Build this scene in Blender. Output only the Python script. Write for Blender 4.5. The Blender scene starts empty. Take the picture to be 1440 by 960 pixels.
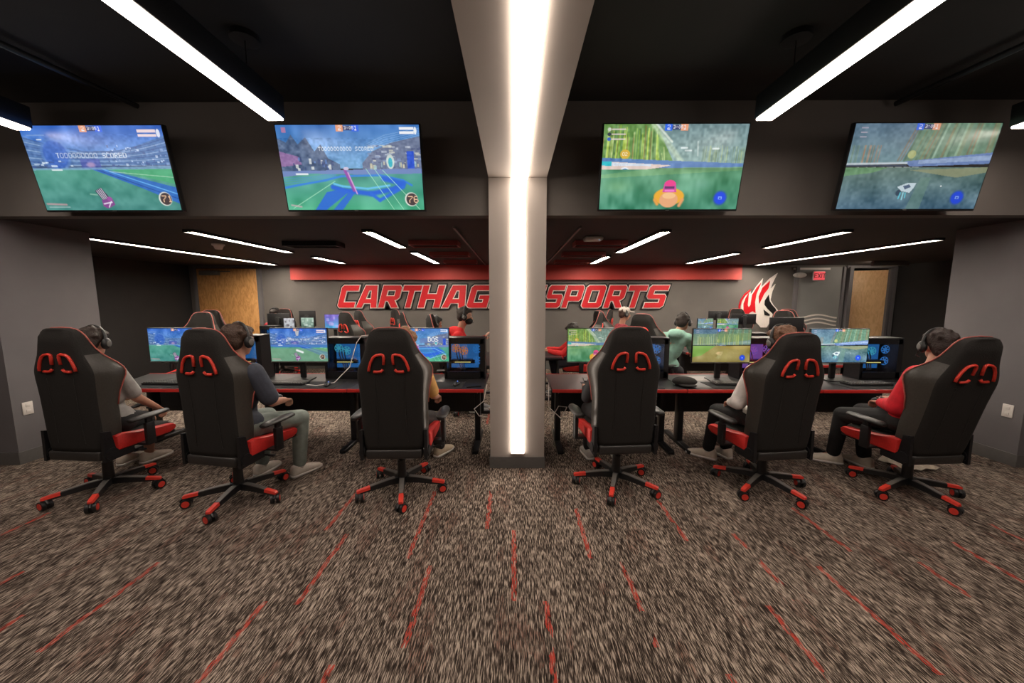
import bpy, bmesh, math, random
import numpy as np
from mathutils import Vector, Matrix, Euler
random.seed(7)
S = bpy.context.scene
COL = S.collection
# ---------------------------------------------------------------- camera, world, exposure
cam = bpy.data.cameras.new('camera'); cam.lens = 13.0; cam.sensor_width = 36; cam.sensor_fit = 'HORIZONTAL'
cam.clip_start = .02
CAM = bpy.data.objects.new('camera', cam); COL.objects.link(CAM)
CAM.location = (0, 0, 1.6)
CAM.rotation_euler = (math.radians(90) - math.atan(60/520), 0, math.atan(3/520))
S.camera = CAM
W = bpy.data.worlds.new('world'); S.world = W; W.use_nodes = True
W.node_tree.nodes['Background'].inputs[0].default_value = (.5, .45, .42, 1)
W.node_tree.nodes['Background'].inputs[1].default_value = .02
S.view_settings.view_transform = 'Standard'; S.view_settings.look = 'None'
S.view_settings.gamma = 1; S.view_settings.use_curve_mapping = False
S.view_settings.exposure = 0.0
E_COLUMN, E_BEAM, E_PENDANT, E_LOW = 11.0, 10.0, 30.0, 78.0
WARM = (1.0, .85, .72)

# ---------------------------------------------------------------- materials
def lin(c):
    return tuple(((v/255)/12.92 if v/255 <= .04045 else ((v/255+.055)/1.055)**2.4) for v in c)
MC = {}
def mat(name, rgb, rough=.6, metal=0, emit=0, noise=0, scale=30, bump=0, ecol=None, spec=None):
    if name in MC: return MC[name]
    m = bpy.data.materials.new(name); m.use_nodes = True; nt = m.node_tree; b = nt.nodes['Principled BSDF']
    c = tuple(rgb)+(1,)
    b.inputs['Base Color'].default_value = c; b.inputs['Roughness'].default_value = rough; b.inputs['Metallic'].default_value = metal
    if spec is not None: b.inputs['Specular IOR Level'].default_value = spec
    if emit:
        b.inputs['Emission Color'].default_value = tuple(ecol or rgb)+(1,); b.inputs['Emission Strength'].default_value = emit
    if noise or bump:
        tc = nt.nodes.new('ShaderNodeTexCoord'); n = nt.nodes.new('ShaderNodeTexNoise'); n.inputs['Scale'].default_value = scale; n.inputs['Detail'].default_value = 4
        nt.links.new(tc.outputs['Object'], n.inputs['Vector'])
        if noise:
            r = nt.nodes.new('ShaderNodeValToRGB'); e = r.color_ramp.elements
            e[0].position = .3; e[1].position = .7
            e[0].color = tuple(v*(1-noise) for v in rgb)+(1,); e[1].color = tuple(min(1, v*(1+noise)) for v in rgb)+(1,)
            nt.links.new(n.outputs['Fac'], r.inputs[0]); nt.links.new(r.outputs[0], b.inputs['Base Color'])
        if bump:
            bp = nt.nodes.new('ShaderNodeBump'); bp.inputs['Strength'].default_value = bump; bp.inputs['Distance'].default_value = .01
            nt.links.new(n.outputs['Fac'], bp.inputs['Height']); nt.links.new(bp.outputs[0], b.inputs['Normal'])
    MC[name] = m; return m
def emat(name, rgb, s):
    return mat(name, (.0, .0, .0), .8, 0, s, ecol=rgb)

M_wall = mat('charcoal_paint', (.145, .130, .118), .75, noise=.06, scale=3, bump=.05)
M_side = mat('slate_paint', (.15, .14, .145), .75, noise=.06, scale=3, bump=.05)
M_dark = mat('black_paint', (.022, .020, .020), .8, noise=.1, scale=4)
M_ceil = mat('ceiling_black', (.02, .019, .018), .85, noise=.15, scale=2)
M_lowc = mat('low_ceiling_black', (.024, .018, .018), .7, noise=.15, scale=2)
M_beam = mat('column_paint', (.40, .355, .32), .65, noise=.03, scale=3, bump=.04)
M_base = mat('rubber_skirting', (.13, .125, .12), .5, noise=.05)
M_redp = mat('red_paint', (.60, .062, .050), .6, noise=.05, scale=3)
M_blk = mat('black_plastic', (.012, .012, .013), .4, noise=.2, scale=60)
M_blkm = mat('black_metal', (.018, .018, .02), .35, .3, noise=.2, scale=60)
M_grym = mat('grey_plastic', (.16, .15, .14), .45, noise=.1, scale=60)
M_fab = mat('black_fabric', (.0135, .0115, .010), .85, noise=.2, scale=140, bump=.2)
M_wing_lit = mat('lit_tone_leather', (.050, .045, .039), .36, noise=.12, scale=80, bump=.1)  # black chair wing lightened to grey, standing in for the column light on it
M_ledk = mat('dark_leather', (.03, .028, .027), .45, noise=.12, scale=80, bump=.1)
M_red = mat('red_plastic', (.76, .055, .035), .4, noise=.08, scale=50)
M_redf = mat('red_leather', (.58, .022, .018), .5, noise=.1, scale=70)
M_pipe = mat('red_piping', (.46, .11, .09), .55, noise=.1, scale=90)
M_edge = mat('red_edge_banding', (.55, .03, .025), .4, noise=.06, scale=20)
M_top = mat('carbon_laminate', (.030, .028, .030), .35, noise=.25, scale=200)
M_chr = mat('chrome', (.6, .6, .6), .2, 1, noise=.05)
M_wht = mat('white_plastic', (.75, .70, .66), .45, noise=.04)
M_wood = None
M_skin = mat('skin', (.50, .25, .17), .55, noise=.08, scale=25)
M_eye = mat('eye_white', (.7, .68, .65), .3, noise=.02); M_iris = mat('eye_dark', (.03, .02, .015), .3, noise=.02)

def wood(c0, c1):
    m = bpy.data.materials.new('maple_veneer'); m.use_nodes = True; nt = m.node_tree; b = nt.nodes['Principled BSDF']
    tc = nt.nodes.new('ShaderNodeTexCoord'); mp = nt.nodes.new('ShaderNodeMapping'); mp.inputs['Scale'].default_value = (9, 9, 3)
    n = nt.nodes.new('ShaderNodeTexNoise'); n.inputs['Scale'].default_value = 1.5; n.inputs['Detail'].default_value = 6; n.inputs['Distortion'].default_value = 2
    r = nt.nodes.new('ShaderNodeValToRGB'); r.color_ramp.elements[0].color = c0; r.color_ramp.elements[1].color = c1
    r.color_ramp.elements[0].position = .35; r.color_ramp.elements[1].position = .6
    nt.links.new(tc.outputs['Object'], mp.inputs[0]); nt.links.new(mp.outputs[0], n.inputs[0]); nt.links.new(n.outputs[0], r.inputs[0]); nt.links.new(r.outputs[0], b.inputs['Base Color'])
    b.inputs['Roughness'].default_value = .45
    return m
M_wood = wood((.56, .26, .08, 1), (.76, .40, .15, 1)); M_wood_lit = wood((.80, .47, .22, 1), (.92, .58, .30, 1))  # second wood is a lightened copy, standing in for light on the right door

def carpet():
    m = bpy.data.materials.new('streaked_carpet'); m.use_nodes = True; nt = m.node_tree; b = nt.nodes['Principled BSDF']
    N = lambda t: nt.nodes.new(t); L = nt.links.new
    tc = N('ShaderNodeTexCoord')
    def noise(sc, det=3, off=0):
        mp = N('ShaderNodeMapping'); mp.inputs['Scale'].default_value = sc; mp.inputs['Location'].default_value = (off, off*.7, 0)
        n = N('ShaderNodeTexNoise'); n.inputs['Scale'].default_value = 1; n.inputs['Detail'].default_value = det
        L(tc.outputs['Object'], mp.inputs[0]); L(mp.outputs[0], n.inputs[0]); return n.outputs[0]
    def math_(op, a, bb, c=None):
        n = N('ShaderNodeMath'); n.operation = op
        for i, v in enumerate((a, bb, c)):
            if v is None: continue
            if isinstance(v, (int, float)): n.inputs[i].default_value = v
            else: L(v, n.inputs[i])
        return n.outputs[0]
    def ramp(f, stops):
        r = N('ShaderNodeValToRGB'); e = r.color_ramp.elements
        while len(e) < len(stops): e.new(.5)
        for i, (p, c) in enumerate(stops): e[i].position = p; e[i].color = tuple(c)+(1,)
        L(f, r.inputs[0]); return r.outputs[0]
    def N_X():
        q = N('ShaderNodeSeparateXYZ'); L(tc.outputs['Object'], q.inputs[0]); return q.outputs[0]
    fine = noise((300, 19, 1), 2, 3); mid = noise((110, 13, 1), 3, 8); big = noise((9, 2.0, 1), 3, 1)
    yarn = math_('SINE', math_('MULTIPLY', N_X(), 2*math.pi/.0095), 0)
    a = math_('MULTIPLY', fine, .62); a = math_('MULTIPLY_ADD', mid, .38, a); a = math_('MULTIPLY_ADD', big, .12, a); a = math_('MULTIPLY_ADD', yarn, .012, a)
    base = ramp(a, [(.485, (.020, .014, .0115)), (.54, (.062, .046, .037)), (.585, (.135, .104, .085)), (.64, (.44, .36, .295))])
    # thin red dashes woven along the length of the planks
    sep = N('ShaderNodeSeparateXYZ'); L(tc.outputs['Object'], sep.inputs[0]); X, Y = sep.outputs[0], sep.outputs[1]
    wob = noise((3, 14, 1), 2, 5); Xw = math_('ADD', X, math_('MULTIPLY_ADD', wob, .03, -.015))
    dashes = [(.0, 1.80, 2.41), (.17, 1.30, 1.80), (-.19, 2.42, 2.94), (-.505, 1.53, 2.06), (.475, 2.13, 2.68), (.66, 1.54, 2.10), (1.505, 1.81, 2.38), (1.335, 1.30, 1.78),
              (1.83, 1.42, 2.07), (2.475, 1.84, 2.11), (-1.145, 1.77, 2.36), (-1.325, 1.3, 1.79), (-2.17, 1.5, 2.08), (-.66, 2.12, 2.93), (-1.31, 2.4, 2.9), (.92, 1.05, 1.42),
              (1.15, 2.3, 2.8), (2.15, 2.2, 2.7), (-2.9, 1.5, 2.0), (-2.5, 1.1, 1.7), (-.8, 1.1, 1.45), (2.9, 1.5, 2.3), (-3.5, 2.1, 2.6), (3.4, 2.0, 2.5), (-.35, 4.6, 5.4), (1.9, 4.8, 5.5), (-1.9, 4.9, 5.6), (.1, .2, .9), (-.3, -1, -.2), (.8, -.5, .3)]
    tot = None
    for (x0, y0, y1) in dashes:
        dx = math_('ABSOLUTE', math_('SUBTRACT', Xw, x0), 0); mx = math_('LESS_THAN', dx, .0145)
        dy = math_('ABSOLUTE', math_('SUBTRACT', Y, (y0+y1)/2), 0); my = math_('LESS_THAN', dy, (y1-y0)/2)
        k = math_('MULTIPLY', mx, my); tot = k if tot is None else math_('MAXIMUM', tot, k)
    brk = math_('GREATER_THAN', noise((240, 20, 1), 2, 11), .49)
    brk2 = math_('GREATER_THAN', noise((5, 3, 1), 1, 21), .34)
    tot = math_('MULTIPLY', tot, math_('MULTIPLY', brk, brk2))
    # faint rust flecks
    rs = math_('MULTIPLY', math_('GREATER_THAN', noise((6, 1.6, 1), 2, 31), .60), math_('GREATER_THAN', fine, .56))
    mx1 = N('ShaderNodeMixRGB'); mx1.inputs[2].default_value = (.20, .085, .06, 1); L(math_('MULTIPLY', rs, .6), mx1.inputs[0]); L(base, mx1.inputs[1])
    mx2 = N('ShaderNodeMixRGB'); mx2.inputs[2].default_value = (.50, .055, .035, 1); L(math_('MULTIPLY', tot, .8), mx2.inputs[0]); L(mx1.outputs[0], mx2.inputs[1])
    L(mx2.outputs[0], b.inputs['Base Color']); b.inputs['Roughness'].default_value = .95; b.inputs['Specular IOR Level'].default_value = .1
    bp = N('ShaderNodeBump'); bp.inputs['Strength'].default_value = .5; bp.inputs['Distance'].default_value = .004; L(a, bp.inputs['Height']); L(bp.outputs[0], b.inputs['Normal'])
    return m
M_carpet = carpet()

def glass(name, tint=(.35, .37, .4)):
    m = bpy.data.materials.new(name); m.use_nodes = True; nt = m.node_tree; nt.nodes.clear()
    o = nt.nodes.new('ShaderNodeOutputMaterial'); mx = nt.nodes.new('ShaderNodeMixShader'); t = nt.nodes.new('ShaderNodeBsdfTransparent'); g = nt.nodes.new('ShaderNodeBsdfGlossy')
    t.inputs[0].default_value = tint+(1,); g.inputs['Roughness'].default_value = .05; mx.inputs[0].default_value = .06
    nt.links.new(t.outputs[0], mx.inputs[1]); nt.links.new(g.outputs[0], mx.inputs[2]); nt.links.new(mx.outputs[0], o.inputs[0]); return m
M_glass = glass('smoked_glass', (.8, .8, .82))

def screen_material():
    m = bpy.data.materials.new('display_picture'); m.use_nodes = True; nt = m.node_tree; b = nt.nodes['Principled BSDF']
    at = nt.nodes.new('ShaderNodeAttribute'); at.attribute_name = 'picture'
    b.inputs['Base Color'].default_value = (.01, .01, .01, 1); b.inputs['Roughness'].default_value = .35
    nt.links.new(at.outputs['Color'], b.inputs['Emission Color']); b.inputs['Emission Strength'].default_value = .95
    return m
M_scr = screen_material()

# ---------------------------------------------------------------- mesh builder
class MB:
    def __init__(s): s.bm = bmesh.new(); s.mi = 0
    def _mark(s, n0):
        s.bm.faces.ensure_lookup_table()
        for f in s.bm.faces[n0:]: f.material_index = s.mi
    def box(s, c, d, bev=0, rot=None, seg=2):
        n0 = len(s.bm.faces)
        M = Matrix.Translation(Vector(c))
        if rot: M = M @ Euler(rot).to_matrix().to_4x4()
        M = M @ Matrix.Diagonal((d[0], d[1], d[2], 1))
        tmp = bmesh.new(); bmesh.ops.create_cube(tmp, size=1, matrix=M)
        if bev: bmesh.ops.bevel(tmp, geom=tmp.edges[:], offset=min(bev, min(d)*.49), segments=seg, profile=.5, affect='EDGES')
        s._merge(tmp); s._mark(n0); return s
    def _merge(s, tmp):
        vm = {}
        for v in tmp.verts: vm[v] = s.bm.verts.new(v.co)
        for f in tmp.faces:
            try: s.bm.faces.new([vm[v] for v in f.verts])
            except ValueError: pass
        tmp.free()
    def rings(s, rings, cap=True, closed=False):
        n0 = len(s.bm.faces)
        R = [[s.bm.verts.new(p) for p in r] for r in rings]; n = len(R[0])
        rr = list(zip(R, R[1:])) + ([(R[-1], R[0])] if closed else [])
        for a, b in rr:
            for i in range(n):
                j = (i+1) % n
                try: s.bm.faces.new((a[i], a[j], b[j], b[i]))
                except ValueError: pass
        if cap and not closed:
            s.bm.faces.new(R[0][::-1]); s.bm.faces.new(R[-1])
        s._mark(n0); return s
    def tube(s, pts, r, n=10, closed=False, flat=1.0):
        P = [Vector(p) for p in pts]; k = len(P)
        rs = r if isinstance(r, (list, tuple)) else [r]*k
        prev = None; out = []
        for i in range(k):
            a = P[(i-1) % k] if (closed or i > 0) else P[i]; b = P[(i+1) % k] if (closed or i < k-1) else P[i]
            t = (b-a).normalized()
            if prev is None:
                u = t.cross(Vector((0, 0, 1)));
                if u.length < .01: u = t.cross(Vector((0, 1, 0)))
            else:
                u = prev - t*prev.dot(t)
            u.normalize(); prev = u; w = t.cross(u)
            out.append([P[i] + (u*math.cos(2*math.pi*q/n) + w*math.sin(2*math.pi*q/n)*flat)*rs[i] for q in range(n)])
        return s.rings(out, True, closed)
    def cyl(s, a, b, r, r2=None, n=20): return s.tube([a, b], [r, r if r2 is None else r2], n)
    def caps(s, a, b, r1, r2=None, n=14):
        r2 = r1 if r2 is None else r2; a = Vector(a); b = Vector(b); t = b-a
        t = t.normalized() if t.length > 1e-6 else Vector((0, 0, 1))
        pts = []; rs = []
        for k in range(5):
            g = math.pi/2*(1-k/4.0); pts.append(a - t*r1*math.sin(g)); rs.append(max(.0005, r1*math.cos(g)))
        for k in range(5):
            g = math.pi/2*k/4.0; pts.append(b + t*r2*math.sin(g)); rs.append(max(.0005, r2*math.cos(g)))
        return s.tube(pts, rs, n)
    def ell(s, c, r, M=None, n=16):
        n0 = len(s.bm.faces); tmp = bmesh.new()
        X = Matrix.Translation(Vector(c)) @ (M.to_4x4() if M else Matrix.Identity(4)) @ Matrix.Diagonal((r[0], r[1], r[2], 1))
        bmesh.ops.create_uvsphere(tmp, u_segments=n, v_segments=max(6, n*2//3), radius=1, matrix=X)
        s._merge(tmp); s._mark(n0); return s
    def prism(s, poly, z0, z1, fn=lambda x, y, z: (x, y, z)):
        n0 = len(s.bm.faces); a = [s.bm.verts.new(fn(x, y, z0)) for x, y in poly]; b = [s.bm.verts.new(fn(x, y, z1)) for x, y in poly]
        n = len(poly); s.bm.faces.new(a[::-1]); s.bm.faces.new(b)
        for i in range(n): s.bm.faces.new((a[i], a[(i+1) % n], b[(i+1) % n], b[i]))
        s._mark(n0); return s
    def torus(s, c, R, r, axis='y', n=24, m=8, a0=0, a1=2*math.pi):
        full = abs(a1-a0-2*math.pi) < 1e-6
        pts = []
        for i in range(n if full else n+1):
            g = a0+(a1-a0)*i/n; u, v = math.cos(g)*R, math.sin(g)*R
            pts.append(Vector(c)+Vector({'y': (u, 0, v), 'x': (0, u, v), 'z': (u, v, 0)}[axis]))
        return s.tube(pts, r, m, closed=full)
    def mesh(s, name, mats, smooth=False):
        bmesh.ops.recalc_face_normals(s.bm, faces=s.bm.faces[:])
        me = bpy.data.meshes.new(name); s.bm.to_mesh(me); s.bm.free()
        for m in (mats if isinstance(mats, (list, tuple)) else [mats]): me.materials.append(m)
        if smooth:
            for p in me.polygons: p.use_smooth = True
            if smooth == 'auto':
                me.set_sharp_from_angle(angle=math.radians(40))
        return me
    def obj(s, name, mats, parent=None, loc=None, rot=None, smooth='auto'):
        return link(name, s.mesh(name, mats, smooth), parent, loc, rot)
def link(name, me, parent=None, loc=None, rot=None):
    o = bpy.data.objects.new(name, me); COL.objects.link(o)
    if parent: o.parent = parent
    if loc: o.location = loc
    if rot: o.rotation_euler = rot
    return o
def tag(o, label, cat, group=None):
    o['label'] = label; o['category'] = cat
    if group: o['group'] = group
    return o
def empty(name, label, cat, loc=(0, 0, 0), rz=0, group=None):
    o = bpy.data.objects.new(name, None); COL.objects.link(o); o.location = loc; o.rotation_euler = (0, 0, rz); o.empty_display_size = .1
    return tag(o, label, cat, group)
def struct(name, mb, m, parent=None):
    o = mb.obj(name, m, parent, smooth=False)
    if not parent: o['kind'] = 'structure'
    return o
def B(c, d, **k): return MB().box(c, d, **k)
def BX(x0, x1, y0, y1, z0, z1, **k): return MB().box(((x0+x1)/2, (y0+y1)/2, (z0+z1)/2), (x1-x0, y1-y0, z1-z0), **k)

# ---------------------------------------------------------------- the room
YB, ZL, ZH, YH = 8.38, 2.34, 3.30, 3.42
XL, XR = -7.3, 8.5
struct('floor', BX(-9, 10, -3.2, 9.6, -.06, 0), M_carpet)
struct('ceiling', BX(-7.2, 7.2, -3.2, YH, ZH, ZH+.1), M_ceil)
struct('ceiling_low', BX(XL-.2, XR+.2, YH+.12, YB+1.2, ZL, ZL+.08), M_lowc)
struct('wall_header', BX(-9, 10, YH, YH+.12, ZL, ZH+.1), M_wall)
struct('wall_behind', BX(-7.2, 7.2, -3.3, -3.2, 0, ZH), M_wall)
struct('wall_near_left', BX(-7.2, -7.1, -3.2, 3.4, 0, ZH), M_wall)
struct('wall_near_right', BX(7.1, 7.2, -3.2, 3.4, 0, ZH), M_wall)
struct('wall_left', BX(-7.3, -4.8, 3.41, 4.26, 0, ZL), M_side)
struct('wall_right', BX(4.8, 8.6, 3.41, 4.15, 0, ZL), M_side)
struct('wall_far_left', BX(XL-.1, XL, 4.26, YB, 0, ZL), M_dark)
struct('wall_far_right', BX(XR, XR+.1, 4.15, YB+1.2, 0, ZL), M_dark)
struct('wall_back', BX(XL-.1, 7.44, YB, YB+.1, 0, ZL), M_wall)
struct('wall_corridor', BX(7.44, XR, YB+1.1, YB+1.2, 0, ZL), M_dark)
struct('trim_soffit', BX(-4.95, 5.0, YB-.12, YB, 2.02, ZL), M_redp)
# skirting
for nm, b in (('baseboard_left', [(-4.8, -4.786, 3.4, 4.26), (-7.1, -4.786, 3.396, 3.41)]), ('baseboard_right', [(4.786, 4.8, 3.4, 4.15), (4.786, 7.1, 3.396, 3.41)]), ('baseboard_back', [(XL, 5.9, YB-.014, YB)])):
    mb = MB()
    for (x0, x1, y0, y1) in b: mb.box(((x0+x1)/2, (y0+y1)/2, .06), (x1-x0, y1-y0, .12))
    struct(nm, mb, M_base)
# middle column with the beam that runs from its top towards the viewer, and their recessed light strip
cx0, cx1, cy = -.225, .285, 3.37
mb = MB()
mb.box((.03, cy+.2, 1.32), (cx1-cx0, .4, 2.66))
c = struct('trim_column', mb, M_beam)
struct('trim_beam', BX(cx0, cx1, -3.2, cy+.4, 2.652, ZH), M_beam)
struct('baseboard_column', BX(cx0-.008, cx1+.008, cy-.012, cy+.41, 0, .11), M_base)
M_lc = emat('column_diffuser', WARM, E_COLUMN); M_lb = emat('beam_diffuser', WARM, E_BEAM)
M_lp = emat('pendant_diffuser', (1, .85, .74), E_PENDANT); M_ll = emat('low_diffuser', (1, .88, .74), E_LOW)
t = empty('linear_light', 'tall vertical white light strip set into the front of the middle column', 'light', (.034, cy, .1), 0)
BX(-.060, .060, -.022, .0, .05, 2.55).obj('diffuser', M_lc, t, smooth=False)
MB().box((0, -.012, .044), (.122, .022, .010)).obj('end_cap', M_wht, t, smooth=False)
t = empty('linear_light', 'long white light strip running along the underside of the central beam', 'light', (.055, 0, 2.65), 0)
BX(-.063, .063, -3.1, cy-.024, -.022, 0).obj('diffuser', M_lb, t, smooth=False)
MB().box((0, -3.106, -.012), (.13, .010, .024)).obj('end_cap', M_wht, t, smooth=False)

# seams of the ceiling: round-section conduits
for x0, x1, y0, y1, lab in ((-3.25, -3.42, 3.38, 2.0, 'black conduit pipe slanting along the dark ceiling at the upper left'), (3.25, 3.42, 3.38, 2.0, 'black conduit pipe slanting along the dark ceiling at the upper right')):
    tag(MB().tube([(x0, y0, 3.25), (x0*.6+x1*.4, y0*.6+y1*.4, 3.25), (x1, y1, 3.25)], .022).obj('ceiling_conduit', M_blk), lab, 'pipe')
# pendants
def pendant(x, y0, y1, label):
    t = empty('pendant_light', label, 'light', (x, y1, 2.9), 0, 'black linear pendant lights')
    L = y1-y0
    m = MB(); m.box((0, -L/2, .09), (.13, L, .16), bev=.006); m.obj('housing', M_blk, t)
    MB().box((0, -L/2, .004), (.112, L-.02, .012)).obj('diffuser', M_lp, t, smooth=False)
    for yy in (-.28, -L+.5):
        MB().cyl((0, yy, .365), (0, yy, .4), .085, n=28).obj('canopy', M_blk, t)
        MB().cyl((0, yy, .17), (0, yy, .37), .004, n=8).obj('suspension_cable', M_blk, t)
pendant(-1.75, .2, 2.88, 'black linear pendant with glowing underside, the long one left of the beam')
pendant(1.83, .2, 2.90, 'black linear pendant with glowing underside, the long one right of the beam')
pendant(-3.80, .3, 3.02, 'black linear pendant cut by the left edge of the photo, above the far left television')
pendant(3.87, .3, 3.04, 'black linear pendant cut by the right edge of the photo, above the far right television')
# lights of the low ceiling
def lowlight(x, y0, y1, label):
    t = empty('ceiling_light', label, 'light', (x, (y0+y1)/2, ZL), 0, 'linear ceiling lights of the back room')
    L = y1-y0
    m = MB(); m.box((-.055, 0, -.015), (.01, L, .03)); m.box((.055, 0, -.015), (.01, L, .03)); m.box((0, -L/2, -.015), (.12, .01, .03)); m.box((0, L/2, -.015), (.12, .01, .03))
    m.obj('frame', M_blk, t, smooth=False)
    MB().box((0, 0, -.012), (.1, L-.01, .022)).obj('diffuser', M_ll, t, smooth=False)
for a in ((-5.1, 4.5, 8.0, 'longest white linear ceiling light at the left, nearest the left side wall'), (-3.5, 4.06, 5.88, 'linear ceiling light left of the smoke detector, between the long left one and the middle'),
          (-1.58, 4.07, 5.35, 'linear ceiling light close to the header, left of the column'), (-1.57, 5.89, 7.65, 'short far linear ceiling light left of the column, near the red soffit'),
          (-3.48, 6.54, 7.65, 'smallest linear ceiling light at the left end of the red soffit'), (5.2, 4.66, 8.1, 'longest white linear ceiling light at the right, nearest the right side wall'),
          (3.58, 4.1, 5.4, 'linear ceiling light at the right between the long right one and the middle'), (1.63, 4.09, 5.91, 'linear ceiling light close to the header, right of the column'),
          (1.6, 6.47, 7.7, 'short far linear ceiling light right of the column, near the red soffit'), (3.54, 6.01, 7.7, 'linear ceiling light near the right end of the red soffit')):
    lowlight(*a)
# air vents of the low ceiling
M_vent = mat('duct_red_reflection', (.32, .06, .055), .5, noise=.1, scale=6)  # reflected red light put into the duct colour
for (x0, x1, y, lab) in ((-1.35, -.72, 4.95, 'first'), (-1.35, -.72, 6.1, 'second'), (-1.35, -.72, 7.3, 'last'), (.78, 1.45, 4.95, 'first'), (.78, 1.45, 6.1, 'second'), (.78, 1.45, 7.3, 'last'), (-3.0, -2.3, 5.0, 'lone')):
    side = 'left' if x0 < 0 else 'right'
    t = empty('ceiling_vent', ('dark lone ceiling vent between the two rows of lights at the left' if lab == 'lone' else '%s ceiling vent with painted red reflection %s of the column, counted from the header' % (lab, side)), 'vent', ((x0+x1)/2, y, ZL), 0, 'ceiling vents of the back room')
    w = x1-x0
    m = MB(); m.box((0, -.12, -.03), (w, .02, .06)); m.box((0, .12, -.03), (w, .02, .06)); m.box((-w/2+.01, 0, -.03), (.02, .24, .06)); m.box((w/2-.01, 0, -.03), (.02, .24, .06)); m.obj('frame', M_blk if lab == 'lone' else M_vent, t, smooth=False)
    m = MB()
    for k in range(5): m.box((0, -.08+.04*k, -.03), (w-.04, .006, .04), rot=(.5, 0, 0))
    m.obj('louvres', M_blk, t, smooth=False)
# faint dark ceiling bar, given an added hidden glow to brighten the right-hand door
t = empty('door_fill_light', 'slim dark ceiling bar with added hidden glow, brightening the right wooden door', 'light', (7.45, 7.5, ZL))
BX(-.35, .35, -.03, .03, -.09, 0, bev=.005).obj('housing', M_grym, t); BX(-.33, .33, .031, .037, -.08, -.01).obj('diffuser', emat('door_fill_glow', (1, .86, .7), 26), t, smooth=False)
# thin tracks on the low ceiling
for x0, lab in ((-.62, 'thin dark track along the low ceiling left of the column'), (.68, 'thin dark track along the low ceiling right of the column')):
    tag(BX(x0-.012, x0+.012, 3.9, 8.2, ZL-.02, ZL).obj('ceiling_track', M_grym, smooth=False), lab, 'track')
# smoke detector, emergency light
t = empty('smoke_detector', 'small white cone-shaped smoke detector on the low ceiling at the left', 'detector', (-4.03, 5.13, ZL))
MB().cyl((0, 0, 0), (0, 0, -.02), .075, n=24).obj('base', M_wht, t); MB().cyl((0, 0, -.02), (0, 0, -.07), .06, .04, n=24).obj('sensor', M_wht, t)
t = empty('access_point', 'white rounded wireless unit on the low ceiling right of the column', 'wireless unit', (.95, 4.57, ZL))
MB().box((0, 0, -.025), (.22, .16, .045), bev=.02, seg=4).obj('housing', M_wht, t); MB().ell((.06, -.07, -.045), (.006, .006, .004)).obj('status_light', emat('led', (.3, .6, 1), 1), t)
t = empty('emergency_light', 'white oval emergency lamp high on the grey wall beside the exit sign', 'emergency light', (6.32, YB, 2.12))
MB().ell((0, -.05, 0), (.15, .05, .06)).obj('housing', M_wht, t)
for s_ in (-1, 1): MB().ell((.07*s_, -.085, 0), (.04, .03, .035)).obj('lamp_head', M_wht, t)
tag(BX(6.2, 7.0, YB-.03, YB, 2.24, 2.28).obj('door_closer_rail', M_wht, smooth=False), 'narrow white rail above the oval emergency lamp', 'rail')

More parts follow.
